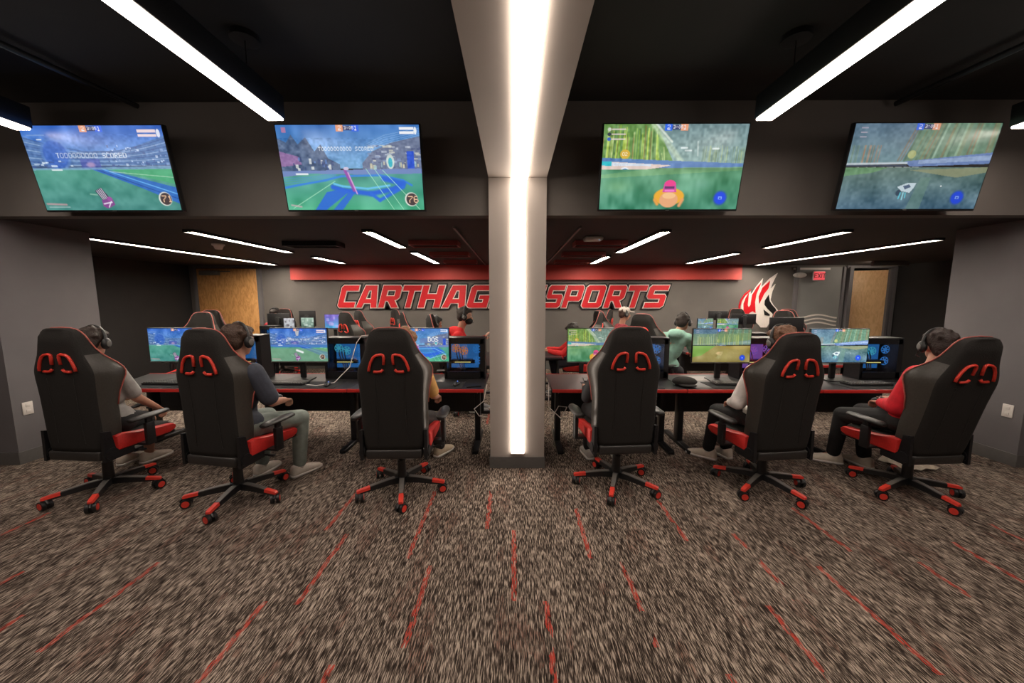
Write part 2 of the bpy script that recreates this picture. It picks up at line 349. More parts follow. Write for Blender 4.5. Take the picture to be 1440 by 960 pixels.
# ---------------------------------------------------------------- writing
def curve_mesh(name, splines, ext, off=0.0, m=None, smooth=False):
    cu = bpy.data.curves.new(name, 'CURVE'); cu.dimensions = '2D'; cu.fill_mode = 'BOTH'; cu.extrude = ext; cu.offset = off
    for pts in splines:
        sp = cu.splines.new('POLY'); sp.points.add(len(pts)-1)
        for i, p in enumerate(pts): sp.points[i].co = (p[0], p[1], 0, 1)
        sp.use_cyclic_u = True
    o = bpy.data.objects.new(name, cu); COL.objects.link(o)
    dg = bpy.context.evaluated_depsgraph_get(); me = bpy.data.meshes.new_from_object(o.evaluated_get(dg), depsgraph=dg)
    bpy.data.objects.remove(o); me.name = name
    me.transform(Matrix.Rotation(math.pi/2, 4, 'X')); me.materials.clear(); me.materials.append(m)
    return me
GL = {
 'C': (.92, [[(.1, 0), (.9, 0), (.9, .25), (.28, .25), (.28, .75), (.92, .75), (.92, 1), (.1, 1), (0, .9), (0, .1)]]),
 'A': (.98, [[(0, 0), (.27, 0), (.33, .2), (.66, .2), (.71, 0), (.98, 0), (.78, 1), (.22, 1)], [(.37, .4), (.62, .4), (.555, .76), (.435, .76)]]),
 'R': (.95, [[(0, 0), (.27, 0), (.27, .3), (.4, .3), (.64, 0), (.97, 0), (.72, .33), (.82, .36), (.92, .46), (.92, .9), (.82, 1), (0, 1)], [(.27, .53), (.65, .53), (.65, .77), (.27, .77)]]),
 'T': (.93, [[(.33, 0), (.6, 0), (.6, .75), (.93, .75), (.93, 1), (0, 1), (0, .75), (.33, .75)]]),
 'H': (.92, [[(0, 0), (.27, 0), (.27, .38), (.65, .38), (.65, 0), (.92, 0), (.92, 1), (.65, 1), (.65, .62), (.27, .62), (.27, 1), (0, 1)]]),
 'G': (.92, [[(.1, 0), (.92, 0), (.92, .56), (.46, .56), (.46, .38), (.66, .38), (.66, .23), (.27, .23), (.27, .77), (.92, .77), (.92, 1), (.1, 1), (0, .9), (0, .1)]]),
 'E': (.85, [[(0, 0), (.85, 0), (.85, .23), (.27, .23), (.27, .39), (.8, .39), (.8, .61), (.27, .61), (.27, .77), (.85, .77), (.85, 1), (0, 1)]]),
 'S': (.92, [[(0, 0), (.8, 0), (.92, .1), (.92, .5), (.82, .6), (.27, .6), (.27, .77), (.92, .77), (.92, 1), (.1, 1), (0, .9), (0, .5), (.1, .4), (.65, .4), (.65, .23), (0, .23)]]),
 'P': (.92, [[(0, 0), (.27, 0), (.27, .3), (.82, .3), (.92, .4), (.92, .9), (.82, 1), (0, 1)], [(.27, .52), (.65, .52), (.65, .77), (.27, .77)]]),
 'O': (.92, [[(.1, 0), (.82, 0), (.92, .1), (.92, .9), (.82, 1), (.1, 1), (0, .9), (0, .1)], [(.27, .23), (.65, .23), (.65, .77), (.27, .77)]]),
}
M_lred = mat('letter_red', (.66, .006, .014), .5, noise=.05); M_lwht = mat('letter_white', (.82, .75, .69), .45, noise=.04); M_lblk = mat('letter_black', (.008, .007, .007), .5, noise=.1)
sign = empty('wall_lettering', 'large red italic letters with white outlines reading CARTHAGE ESPORTS on the back wall', 'sign', (0, YB, 1.40))
for ch, x, sx in zip('CARTHAGEESPORTS', [-3.98, -3.56, -3.06, -2.60, -2.17, -1.63, -1.08, -.57, .22, .65, 1.05, 1.49, 1.99, 2.43, 2.89], [.42, .47, .46, .44, .53, .53, .50, .42, .43, .39, .42, .47, .43, .44, .46]):
    w, spl = GL[ch]; H_ = .50
    P = [[(px*sx+py*H_*.30, py*H_) for px, py in s_] for s_ in spl]
    o = link('letter', curve_mesh('letter', P, .012, -.004, M_lred), sign, (x, -.052, 0))
    link('letter_outline', curve_mesh('letter_outline', P, .01, .014, M_lwht), o, (0, .014, 0))
    link('letter_backing', curve_mesh('letter_backing', P, .01, .044, M_lblk), o, (0, .030, 0))
# flame emblem; outlines given in metres on the wall
def zp(l): return [(4.43+p[0]*.003253*1.0, 2.53-p[1]*.003345) for p in l]
emb = empty('wall_emblem', 'red white and black flame-maned bird head emblem on the back wall at the right', 'emblem', (0, YB, 0))
wh = [(225, 440), (205, 385), (197, 330), (205, 290), (225, 255), (262, 222), (262, 250), (275, 240), (300, 195), (340, 143), (330, 205), (345, 190), (385, 145), (437, 108), (405, 180), (395, 215), (428, 180), (410, 230), (402, 285), (425, 320), (455, 350), (485, 405), (455, 425), (430, 470), (350, 470), (320, 440), (300, 410), (255, 440)]
link('white_flame', curve_mesh('white_flame', [zp(wh)], .01, 0, M_lwht), emb, (0, -.012, 0))
link('red_edge', curve_mesh('red_edge', [zp([(222, 450), (195, 385), (188, 325), (197, 285), (222, 245), (262, 215), (262, 230), (228, 258), (208, 292), (202, 330), (210, 385), (232, 440)])], .01, 0, M_lred), emb, (0, -.012, 0))
link('red_flame', curve_mesh('red_flame', [zp([(245, 400), (222, 365), (217, 310), (228, 275), (248, 238), (245, 320), (254, 335), (266, 318), (272, 250), (298, 205), (328, 170), (300, 245), (294, 300), (303, 372), (282, 360), (262, 372)]), ], .01, 0, M_lred), emb, (0, -.026, 0))
link('red_tongue', curve_mesh('red_tongue', [zp([(325, 310), (318, 262), (338, 205), (386, 160), (378, 210), (352, 245)])], .01, 0, M_lred), emb, (0, -.026, 0))
link('black_mane', curve_mesh('black_mane', [zp([(362, 318), (362, 290), (385, 250), (392, 290), (410, 315), (440, 345), (462, 400), (472, 418), (440, 405), (420, 375), (385, 345)])], .01, 0, M_lblk), emb, (0, -.026, 0))
link('black_eye', curve_mesh('black_eye', [zp([(358, 350), (402, 382), (400, 392), (368, 388)])], .01, 0, M_lblk), emb, (0, -.026, 0))
# painted waves
wv = empty('wall_waves', 'three white wavy stripes on the grey wall behind the back chairs, beside the emblem', 'wall graphic', (0, YB, 0))
for k in range(3):
    up = []; lo = []
    for i in range(41):
        x = 5.88+i*.034; z = 1.21-.085*k + .035*math.sin((x-5.7)*7.0); up.append((x, z+.016)); lo.append((x, z-.016))
    link('white_stripe', curve_mesh('white_stripe', [up+lo[::-1]], .004, 0, M_lwht), wv, (0, -.028, 0))
# doors of the back wall
def door(name, x0, x1, z1, rz, hinge, wd):
    w = x1-x0
    d = MB(); d.box((w/2, -.02, z1/2), (w, .045, z1-.01), bev=.003); o = d.obj(name, wd, None, (x0, YB-.03, 0), (0, 0, rz)); o['kind'] = 'structure'
    h = MB(); hx = w-.07 if hinge == 'l' else .07
    h.cyl((hx, -.043, 1.0), (hx, -.10, 1.0), .012); h.cyl((hx, -.09, 1.0), (hx+(.11 if hinge == 'r' else -.11), -.09, 1.0), .010); h.obj('door_handle', M_chr, o)
    h = MB(); h.box((hx, -.045, 1.12), (.06, .01, .2)); h.obj('lock_plate', M_chr, o)
    return o
struct('trim_door_left', MB().box((-7.12, YB-.03, 1.15), (.08, .08, 2.30)).box((-5.70, YB-.03, 1.15), (.08, .08, 2.30)).box((-6.41, YB-.03, 2.31), (1.5, .08, .05)), M_side)
o = door('door_1', -7.07, -5.75, 2.27, 0, 'r', M_wood)
c = MB(); c.box((.32, -.08, 2.17), (.42, .07, .1)); c.box((.62, -.07, 2.2), (.3, .02, .02)); c.obj('door_closer', M_grym, o)
o = door('door_2', 0, .80, 2.24, 0, 'r', M_wood_lit)
a_ = math.radians(-24); o.rotation_euler = (0, 0, a_); o.location = (8.32-.80*math.cos(a_), YB+.03-.80*math.sin(a_), 0)
struct('trim_door_right', MB().box((7.42, YB-.05, 1.15), (.08, .1, 2.3)).box((7.3, YB-.03, 1.15), (.05, .06, 2.3)).box((6.27, YB-.03, 1.15), (.07, .06, 2.3)).box((8.33, YB-.03, 1.15), (.05, .06, 2.3)).box((8.43, YB-.03, 1.15), (.06, .06, 2.3)).box((7.9, YB-.03, 2.3), (1.1, .06, .06)), M_side)
struct('trim_panel_back', BX(6.30, 7.28, YB-.02, YB-.002, 0, 2.3), mat('mid_grey_paint', (.24, .235, .23), .7, noise=.04, scale=3))
# exit sign
t = empty('exit_sign', 'glowing red exit sign hanging by the grey wall panel at the right', 'exit sign', (6.66, YB-.14, 2.10))
MB().box((0, 0, 0), (.25, .04, .2), bev=.008).obj('housing', M_wht, t)
MB().box((0, -.022, 0), (.235, .006, .18)).obj('face_plate', mat('exit_red', (.5, .05, .05), .5, 0, .9, ecol=(.75, .06, .08)), t)
MB().box((0, .08, 0), (.03, .12, .03)).obj('bracket', M_blk, t)
def stroke_text(txt, h, th, m, parent, loc):
    SEG = {'E': [((0, 0), (0, 1)), ((0, 1), (.55, 1)), ((0, .5), (.45, .5)), ((0, 0), (.55, 0))], 'X': [((0, 0), (.6, 1)), ((0, 1), (.6, 0))], 'I': [((.1, 0), (.1, 1))], 'T': [((0, 1), (.6, 1)), ((.3, 0), (.3, 1))]}
    mb = MB(); x = 0
    for ch in txt:
        for a, b in SEG[ch]:
            ax, az, bx, bz = x+a[0]*h, a[1]*h, x+b[0]*h, b[1]*h
            L_ = math.hypot(bx-ax, bz-az)+th; mb.box(((ax+bx)/2, 0, (az+bz)/2), (L_, .006, th), rot=(0, -math.atan2(bz-az, bx-ax), 0))
        x += h*(.4 if ch == 'I' else .85)
    return mb.obj('lettering', m, parent, loc, smooth=False)
stroke_text('EXIT', .085, .014, mat('exit_dark', (.12, .0, .0), .5), t, (-.105, -.027, -.042))
# outlets
for x, y, z, rz, lab in ((-4.8, 3.52, .53, math.pi/2, 'white wall outlet low on the left side wall'), (4.8, 3.52, .52, -math.pi/2, 'white wall outlet low on the right side wall')):
    t = empty('wall_outlet', lab, 'outlet', (x, y, z), rz)
    MB().box((0, -.004, 0), (.08, .009, .125), bev=.003).obj('cover_plate', M_wht, t)
    for s_ in (-1, 1):
        MB().box((0, -.010, .028*s_), (.034, .006, .03), bev=.004).obj('socket', M_wht, t)

# ---------------------------------------------------------------- pictures shown on the displays
FONT = {'0': '757', '1': '262', }
F5 = {'A': '01110100011000111111100011000110001', 'B': '11110100011111010001100011000111110', 'C': '01111100001000010000100001000001111', 'D': '11110100011000110001100011000111110', 'E': '11111100001000011110100001000011111', 'L': '10000100001000010000100001000011111', 'V': '10001100011000110001010100101000100', 'I': '01110001000010000100001000010001110', 'N': '10001110011010110011100011000110001', 'G': '01111100001000010111100011000101111', 'R': '11110100011000111110101001001010001', 'S': '01111100001000001110000010000111110', 'O': '01110100011000110001100011000101110', 'X': '10001010100010000100001000101010001', 'T': '11111001000010000100001000010000100',
      '0': '01110100011000110001100011000101110', '1': '00100011000010000100001000010001110', '2': '01110100010000100110010001000011111', '3': '11110000010000101110000010000111110', '6': '01110100001000011110100011000101110', '7': '11111000010001000100010000100001000', ':': '00000001000010000000001000010000000', '5': '11111100001111000001000011000101110', '4': '00010001100101010010111110001000010'}
class Img:
    def __init__(s, w, h):
        s.w, s.h = w, h; s.a = np.zeros((h, w, 3)); yy, xx = np.mgrid[0:h, 0:w]; s.x = (xx+.5)/w; s.y = (yy+.5)/h; s.r = np.random.RandomState(5)
    def blend(s, m, c, al=1.0):
        k = (m*al)[..., None]; s.a = s.a*(1-k)+np.array(c, float)*k
    def vgrad(s, y0, y1, c0, c1):
        t = np.clip((s.y-y0)/(y1-y0), 0, 1)[..., None]; m = ((s.y >= y0) & (s.y <= y1))[..., None]
        s.a = np.where(m, np.array(c0)*(1-t)+np.array(c1)*t, s.a)
    def poly(s, P, c, al=1):
        m = np.zeros(s.x.shape, bool); n = len(P)
        for i in range(n):
            x1, y1 = P[i]; x2, y2 = P[(i+1) % n]
            cnd = ((y1 > s.y) != (y2 > s.y)); xi = x1+(s.y-y1)*(x2-x1)/((y2-y1) if y2 != y1 else 1e-9); m ^= cnd & (s.x < xi)
        s.blend(m.astype(float), c, al)
    def line(s, a, b, w, c, al=1):
        ax, ay, bx, by = a[0]*1.78, a[1], b[0]*1.78, b[1]; px, py = s.x*1.78, s.y
        t = np.clip(((px-ax)*(bx-ax)+(py-ay)*(by-ay))/((bx-ax)**2+(by-ay)**2+1e-9), 0, 1)
        d = np.hypot(px-ax-t*(bx-ax), py-ay-t*(by-ay)); s.blend(np.clip(1.5-d/w, 0, 1), c, al)
    def path(s, P, w, c, al=1):
        for a, b in zip(P, P[1:]): s.line(a, b, w, c, al)
    def ell(s, cx, cy, rx, ry, c, al=1, soft=.1):
        d = np.sqrt(((s.x-cx)/rx)**2+((s.y-cy)/ry)**2); s.blend(np.clip((1-d)/soft, 0, 1), c, al)
    def noise(s, nx, ny, amp, y0=0, y1=1, x0=0, x1=1):
        g = s.r.rand(ny+2, nx+2)-.5; u = s.x*nx; v = s.y*ny; iu = u.astype(int); iv = v.astype(int); fu = u-iu; fv = v-iv; fu = fu*fu*(3-2*fu); fv = fv*fv*(3-2*fv)
        n = (g[iv, iu]*(1-fu)+g[iv, iu+1]*fu)*(1-fv)+(g[iv+1, iu]*(1-fu)+g[iv+1, iu+1]*fu)*fv
        m = (s.y >= y0) & (s.y <= y1) & (s.x >= x0) & (s.x <= x1); s.a = s.a+(n*amp*m)[..., None]*2
    def text(s, t, x, y, h, c, al=1):
        cw = h/7/1.78
        for ch in t:
            if ch in F5:
                g = F5[ch]
                for k in range(35):
                    if g[k] == '1':
                        gx = x+(k % 5)*cw; gy = y+(k//5)*h/7
                        s.blend(((s.x >= gx) & (s.x < gx+cw*1.02) & (s.y >= gy) & (s.y < gy+h/7*1.02)).astype(float), c, al)
            x += cw*6
def blocks(im, x0, x1, y0, y1, n, cols, wr=(.01, .03), hr=(.02, .06), al=.8):
    for _ in range(n):
        x = x0+(x1-x0)*im.r.rand(); y = y0+(y1-y0)*im.r.rand(); w = wr[0]+(wr[1]-wr[0])*im.r.rand(); h = hr[0]+(hr[1]-hr[0])*im.r.rand(); c = cols[im.r.randint(len(cols))]
        im.poly([(x, y), (x+w, y), (x+w, y+h), (x, y+h)], c, al)
def score(im, blue_first=False):
    a, b = ((30, 90, 235), (235, 150, 110)) if blue_first else ((235, 150, 110), (40, 90, 230))
    im.poly([(.42, 0), (.47, 0), (.47, .075), (.42, .075)], a); im.poly([(.47, .01), (.53, .01), (.53, .065), (.47, .065)], (25, 35, 90)); im.poly([(.53, 0), (.58, 0), (.58, .075), (.53, .075)], b)
    im.text('2', .437, .012, .05, (240, 240, 250)); im.text('1', .547, .012, .05, (240, 240, 250)); im.text('3:05', .478, .018, .036, (240, 240, 250))
def gauge(im, num, x=.9, y=.86, orange=True):
    if orange:
        im.ell(x, y, .05, .09, (225, 225, 215)); im.ell(x+.004, y, .043, .078, (58, 46, 48)); im.text(num, x-.022, y-.04, .08, (240, 190, 150))
    else:
        im.ell(x, y, .055, .1, (30, 70, 170), .8, .2); im.ell(x, y, .043, .077, (20, 60, 225)); im.poly([(x-.013, y-.018), (x+.013, y-.018), (x+.013, y+.018), (x-.013, y+.018)], (120, 160, 255)); im.poly([(x-.007, y-.009), (x+.007, y-.009), (x+.007, y+.009), (x-.007, y+.009)], (20, 50, 200))
def pic_dome(w, h, v=0):
    im = Img(w, h); im.vgrad(0, .45, (38, 88, 190), (95, 150, 215)); im.noise(9, 6, 22, 0, .45); im.noise(25, 12, 14, 0, .45)
    hz = .5
    im.poly([(0, .12), (.12, .2), (.3, .3), (.7, .28), (1, .12), (1, .55), (0, .55)], (70, 105, 160), .75)
    for k in range(9): im.path([(0, .14+.045*k), (.18, .22+.035*k), (.42, .30+.022*k), (.62, .30+.022*k), (.85, .22+.035*k), (1, .15+.045*k)], .004, (165, 195, 230) if k % 2 else (38, 66, 130), .7)
    im.ell(.2, .33, .11, .2, (75, 120, 200), .7); im.ell(.2, .33, .09, .17, (40, 86, 185), .85)
    blocks(im, .55, .98, .22, .46, 60, [(200, 220, 245), (60, 80, 140), (130, 160, 210)], (.005, .02), (.01, .03))
    blocks(im, 0, .3, .38, .48, 20, [(210, 228, 245), (50, 80, 150)], (.01, .05), (.008, .02))
    im.poly([(.36, .38), (.5, .38), (.5, .5), (.36, .5)], (60, 70, 165), .7); im.ell(.43, .45, .04, .04, (190, 150, 190), .7, .5)
    im.vgrad(.5, 1, (70, 150, 130), (55, 125, 118)); im.noise(14, 10, 18, .5, 1); im.poly([(.42, .5), (1, .5), (1, .68), (.55, .5)], (60, 165, 105), .8)
    im.poly([(.42, .5), (.52, .5), (1, .72), (1, .92), (.74, .72)], (35, 95, 190), .95); im.line((.5, .5), (1, .80), .006, (90, 170, 240)); im.line((.45, .5), (1, .86), .004, (20, 50, 140)); im.line((.55, .53), (1, .60), .004, (190, 230, 200), .7)
    im.poly([(0, .49), (1, .47), (1, .5), (0, .515)], (120, 170, 205), .7)
    im.noise(60, 40, 16, .1, .5); im.noise(40, 24, 7, .5, 1)
    if v == 1:
        blocks(im, 0, .98, .24, .46, 90, [(235, 235, 250), (120, 130, 200), (215, 220, 245), (90, 110, 190)], (.01, .07), (.008, .02), .75); im.poly([(0, .49), (1, .49), (1, .58), (0, .56)], (55, 100, 200), .8); im.poly([(0, .6), (1, .6), (1, 1), (0, 1)], (125, 160, 110), .55); im.line((.46, .66), (.56, .72), .03, (240, 245, 245)); im.poly([(.44, .04), (.52, .04), (.5, .22), (.46, .22)], (235, 215, 190), .7)
    if v != 2: im.text('TOOOOOOOOO SCORED', .20, .31, .062, (225, 235, 245), .85)
    score(im); im.poly([(.82, .05), (.95, .05), (.95, .08), (.82, .08)], (240, 215, 220)); im.poly([(.82, .1), (.95, .1), (.95, .13), (.82, .13)], (240, 215, 220)); im.ell(.965, .09, .014, .05, (225, 230, 250))
    # striped car seen from behind
    im.poly([(.40, .76), (.45, .72), (.50, .86), (.44, .88)], (60, 45, 75)); 
    for k in range(4): im.line((.412+.012*k, .76-.01*k), (.445+.012*k, .87), .004, (230, 225, 240))
    im.poly([(.43, .87), (.51, .85), (.52, .93), (.46, .98), (.43, .95)], (120, 60, 130)); im.line((.44, .92), (.50, .9), .008, (230, 220, 240)); im.line((.47, .96), (.5, .88), .006, (235, 230, 245)); im.ell(.49, .86, .02, .03, (150, 70, 150))
    im.line((.36, .8), (.41, .81), .008, (190, 230, 200), .5); im.line((.02, .92), (.16, .93), .012, (235, 150, 160), .6); im.line((.03, .96), (.18, .96), .006, (200, 220, 220), .6); im.line((.04, .11), (.16, .11), .006, (140, 170, 220), .6); im.line((.1, .16), (.13, .16), .006, (230, 240, 250)); im.line((.14, .51), (.21, .51), .008, (235, 245, 250))
    gauge(im, '71'); return im
def pic_town(w, h, v=0):
    im = Img(w, h); im.vgrad(0, .5, (50, 105, 185), (110, 170, 220)); im.noise(7, 5, 24, 0, .5); im.noise(22, 10, 14, 0, .5)
    im.poly([(0, .15), (.06, .2), (.1, .11), (.14, .22), (.2, .14), (.25, .3), (.3, .22), (.34, .38), (.42, .45), (.42, .56), (0, .56)], (62, 84, 120)); im.noise(30, 20, 26, .15, .55, 0, .42)
    im.poly([(0, .3), (.13, .36), (.15, .45), (0, .48)], (150, 100, 160), .8)
    im.poly([(.58, .44), (.66, .3), (.8, .2), (1, .13), (1, .56), (.58, .54)], (95, 108, 140)); blocks(im, .6, 1, .22, .42, 60, [(175, 185, 205), (70, 80, 120), (205, 205, 190), (120, 140, 180)], (.01, .04), (.01, .03))
    blocks(im, .6, .98, .4, .52, 30, [(215, 205, 165), (60, 70, 110), (150, 190, 200)], (.008, .02), (.03, .07)); blocks(im, .08, .36, .36, .5, 26, [(225, 230, 225), (40, 60, 110), (80, 120, 190)], (.008, .02), (.02, .07))
    im.ell(.78, .42, .03, .09, (200, 215, 210)); im.ell(.78, .43, .016, .06, (40, 170, 190)); im.poly([(.9, .3), (.95, .3), (.95, .56), (.9, .56)], (30, 70, 200))
    for k in range(5): im.path([(.62, .3-.02*k), (.75, .22-.025*k), (1, .12-.02*k)], .003, (150, 190, 235), .6)
    im.vgrad(.54, 1, (70, 150, 140), (60, 165, 120)); im.noise(12, 10, 26, .54, 1); im.noise(70, 46, 16, .15, .55)
    for k in range(4): im.path([(.0, .62+.03*k), (.2, .6+.02*k), (.38, .56+.012*k)], .005, (60, 130, 215), .6)
    im.poly([(0, .53), (1, .5), (1, .56), (.6, .57), (.2, .56), (0, .6)], (100, 125, 185)); im.line((.1, .565), (.18, .565), .01, (245, 250, 250))
    im.path([(0, .73), (.12, .69), (.3, .64), (.42, .59), (.7, .58), (.86, .64), (.92, .7)], .012, (40, 120, 220)); im.path([(.35, .72), (.42, .76), (.62, .8), (.8, .74), (.86, .68), (.72, .62)], .03, (25, 85, 215)); im.path([(.36, .68), (.42, .71), (.6, .74), (.76, .7)], .012, (90, 190, 240))
    im.poly([(.3, .78), (.42, .74), (.46, .78), (.28, 1), (.2, 1)], (30, 90, 215), .9); im.poly([(.46, .78), (.5, .8), (.4, 1), (.33, 1)], (30, 90, 215), .9); im.path([(.62, .8), (.68, .88), (.86, .72)], .02, (30, 95, 220))
    for (a, b) in (((.6, .5), (.78, 1)), ((.66, .5), (.85, 1)), ((.72, .52), (.97, 1)), ((.37, .65), (.04, .98))): im.line(a, b, .003, (170, 240, 200))
    im.line((.45, .52), (.5, .76), .018, (140, 60, 160)); im.line((.47, .55), (.52, .8), .008, (215, 150, 215)); im.ell(.46, .5, .02, .02, (200, 190, 220))
    if v == 1:
        im.poly([(.5, .3), (.9, .25), (.9, .42), (.5, .44)], (90, 110, 170), .7); im.text('BOS', .64, .27, .13, (245, 250, 250)); im.poly([(.2, .62), (.8, .55), (.95, .75), (.4, .95)], (30, 90, 225), .6); im.path([(.1, .8), (.4, .62), (.75, .6), (.95, .78), (.5, .97)], .008, (120, 200, 245))
    else: im.text('TOOOOOOOOOO SCORED', .28, .25, .045, (225, 238, 245), .9)
    score(im); im.poly([(.86, .03), (.96, .03), (.96, .06), (.86, .06)], (245, 245, 250)); im.poly([(.86, .075), (.96, .075), (.96, .105), (.86, .105)], (245, 245, 250)); im.ell(.97, .07, .01, .045, (240, 245, 250))
    im.line((.03, .94), (.1, .96), .01, (220, 170, 180), .7); im.poly([(.04, .03), (.07, .03), (.07, .09), (.04, .09)], (190, 110, 150), .8)
    gauge(im, '76', .91, .87); return im
def pic_forest(w, h, v=0):
    im = Img(w, h); im.vgrad(0, .5, (95, 125, 130), (130, 165, 160)); im.poly([(0, 0), (.36, 0), (.5, .42), (0, .45)], (95, 140, 70))
    for k in range(60):
        x = im.r.rand()*.44; y0 = max(0, (x-.34)*3); c = [(150, 190, 70), (190, 215, 80), (70, 110, 60), (130, 110, 60), (190, 210, 130)][im.r.randint(5)]; im.line((x, y0+im.r.rand()*.2), (x+(x-.2)*.06, .43), .004+.006*im.r.rand(), c, .7)
    im.line((.34, 0), (.56, .43), .03, (205, 225, 190), .6); im.line((.36, 0), (.48, .2), .012, (225, 235, 220), .8)
    for k in range(40):
        x = .7+im.r.rand()*.3; im.line((x, .24+im.r.rand()*.08), (x, .47), .004, [(150, 170, 90), (170, 190, 140), (90, 120, 90)][im.r.randint(3)], .6)
    for (x, y) in ((.58, .3), (.77, .28), (.55, .27)): im.line((x, y), (x+.04, y), .01, (225, 235, 235), .8)
    im.line((.66, .2), (.67, .36), .008, (200, 215, 210), .6)
    im.poly([(0, .38), (.25, .4), (1, .45), (1, .5), (0, .5)], (80, 120, 180)); im.poly([(0, .42), (.5, .47), (.36, .51), (0, .57)], (225, 200, 190)); im.poly([(0, .43), (.35, .455), (.35, .48), (0, .47)], (210, 220, 235)); im.poly([(0, .42), (.07, .425), (.07, .48), (0, .47)], (40, 185, 200))
    im.text('LEVI CON', .085, .44, .035, (235, 240, 250)); im.ell(.165, .52, .03, .03, (235, 240, 245)); im.ell(.168, .525, .022, .018, (70, 110, 190))
    im.vgrad(.52, 1, (85, 150, 110), (50, 125, 95)); im.poly([(0, .58), (.4, .5), (1, .49), (1, .53), (0, .62)], (110, 165, 110), .8); im.noise(10, 8, 34, .52, 1); im.noise(40, 12, 14, .45, 1); im.noise(60, 30, 26, 0, .42); im.vgrad(2, 3, (0, 0, 0), (0, 0, 0)); im.ell(.12, .72, .14, .12, (130, 180, 110), .35, .9); im.ell(.72, .7, .1, .08, (110, 170, 150), .35, .9); im.ell(.16, .34, .037, .055, (215, 170, 50)); im.text('02', .14, .32, .04, (250, 240, 200))
    # toy-like orange car with a pink crate
    im.ell(.5, .84, .115, .11, (240, 165, 40)); im.ell(.5, .88, .07, .1, (235, 160, 110)); im.ell(.5, .83, .05, .04, (250, 190, 130)); im.poly([(.46, .67), (.54, .67), (.55, .79), (.45, .79)], (215, 60, 150)); im.ell(.5, .68, .038, .04, (240, 50, 130)); im.poly([(.465, .72), (.535, .72), (.535, .745), (.465, .745)], (90, 40, 90)); im.line((.47, .77), (.53, .77), .01, (250, 120, 210)); im.line((.4, .88), (.42, .93), .02, (235, 150, 60)); im.line((.6, .88), (.58, .95), .02, (235, 150, 90))
    for k, c in enumerate([(200, 210, 190), (40, 50, 60), (50, 90, 190)]):
        im.ell(.04, .06+.055*k, .013, .022, c); im.line((.06, .06+.055*k), (.15, .06+.055*k), .007, (235, 210, 215), .9)
    score(im, True); gauge(im, '', .87, .86, False)
    if v == 1:
        im.a = im.a*.85+np.array((60, 60, 10))*.3
    return im
def pic_drive(w, h, v=0):
    im = Img(w, h); im.vgrad(0, .45, (70, 100, 125), (105, 145, 155)); im.noise(8, 5, 18, 0, .5)
    im.poly([(.45, 0), (1, 0), (1, .35), (.4, .45)], (85, 125, 100))
    for k in range(34):
        x = .42+im.r.rand()*.6; im.line((x, 0), (x-(1-x)*.14, .42), .006+.008*im.r.rand(), [(125, 165, 130), (60, 95, 75), (110, 120, 80), (150, 190, 165), (120, 90, 60)][im.r.randint(5)], .6)
    for k in range(20):
        x = im.r.rand()*.22; im.line((x, .25), (x, .45), .006, [(80, 110, 90), (190, 120, 80), (120, 150, 130)][im.r.randint(3)], .6)
    im.ell(.44, .35, .03, .05, (195, 195, 110), .7); im.poly([(.4, .43), (1, .33), (1, .46), (.45, .49)], (90, 120, 180)); im.poly([(.5, .42), (1, .36), (1, .42), (.5, .46)], (150, 175, 215), .8)
    im.line((0, .46), (.42, .45), .012, (200, 215, 225)); im.line((0, .48), (.42, .48), .006, (50, 70, 100))
    for k in range(8): im.line((.05+.06*k, .51-.002*k), (.09+.06*k, .5), .006, (220, 235, 235), .7)
    im.vgrad(.5, 1, (85, 115, 105), (60, 95, 120)); im.poly([(0, .5), (.3, .5), (.2, .56), (0, .6)], (95, 150, 95), .8); im.noise(9, 7, 30, .5, 1); im.noise(50, 30, 16, 0, 1); im.poly([(.45, .53), (1, .5), (1, .56), (.8, .62)], (150, 150, 105), .7); im.poly([(.55, .62), (.62, .62), (.6, 1), (.5, 1)], (100, 140, 120), .5)
    im.poly([(.40, .73), (.47, .68), (.53, .68), (.52, .74), (.5, .8), (.44, .78)], (205, 225, 235)); im.poly([(.44, .72), (.48, .7), (.5, .73), (.46, .76)], (70, 90, 120)); im.ell(.42, .8, .02, .04, (40, 60, 80)); im.line((.435, .8), (.43, .87), .008, (90, 210, 235)); im.line((.455, .8), (.455, .88), .008, (150, 230, 245)); im.line((.47, .8), (.475, .86), .006, (90, 210, 235)); im.ell(.71, .72, .006, .01, (240, 245, 245))
    for k in range(3): im.line((.05, .05+.05*k), (.09, .05+.05*k), .006, (200, 180, 200), .8)
    score(im, True); gauge(im, '', .85, .86, False)
    if v == 1:
        im.poly([(.0, .5), (1, .5), (1, 1), (0, 1)], (170, 140, 55), .75); im.poly([(0, .5), (.4, .5), (.15, .8), (0, .85)], (100, 160, 60), .8); im.noise(8, 6, 22, .5, 1)
        im.poly([(0, .15), (1, .12), (1, .48), (0, .48)], (120, 150, 85), .5)
        for k in range(60): x = im.r.rand(); im.line((x, .15+im.r.rand()*.12), (x, .47), .004+.005*im.r.rand(), [(205, 215, 120), (90, 130, 70), (160, 180, 90), (225, 225, 160)][im.r.randint(4)], .6)
        im.ell(.45, .72, .05, .05, (230, 190, 130), .7, .6); score(im, True); gauge(im, '', .87, .86, False)
    if v == 0: im.a = im.a*.9
    if v == 2: im.a = im.a*1.12+8
    return im
def pic_desktop(w, h, cols):
    im = Img(w, h); im.vgrad(0, 1, cols[0], cols[1]); im.noise(6, 4, 30); blocks(im, .05, .9, .1, .85, 14, cols, (.08, .25), (.05, .25), .6); im.poly([(0, .93), (1, .93), (1, 1), (0, 1)], (30, 35, 50)); return im
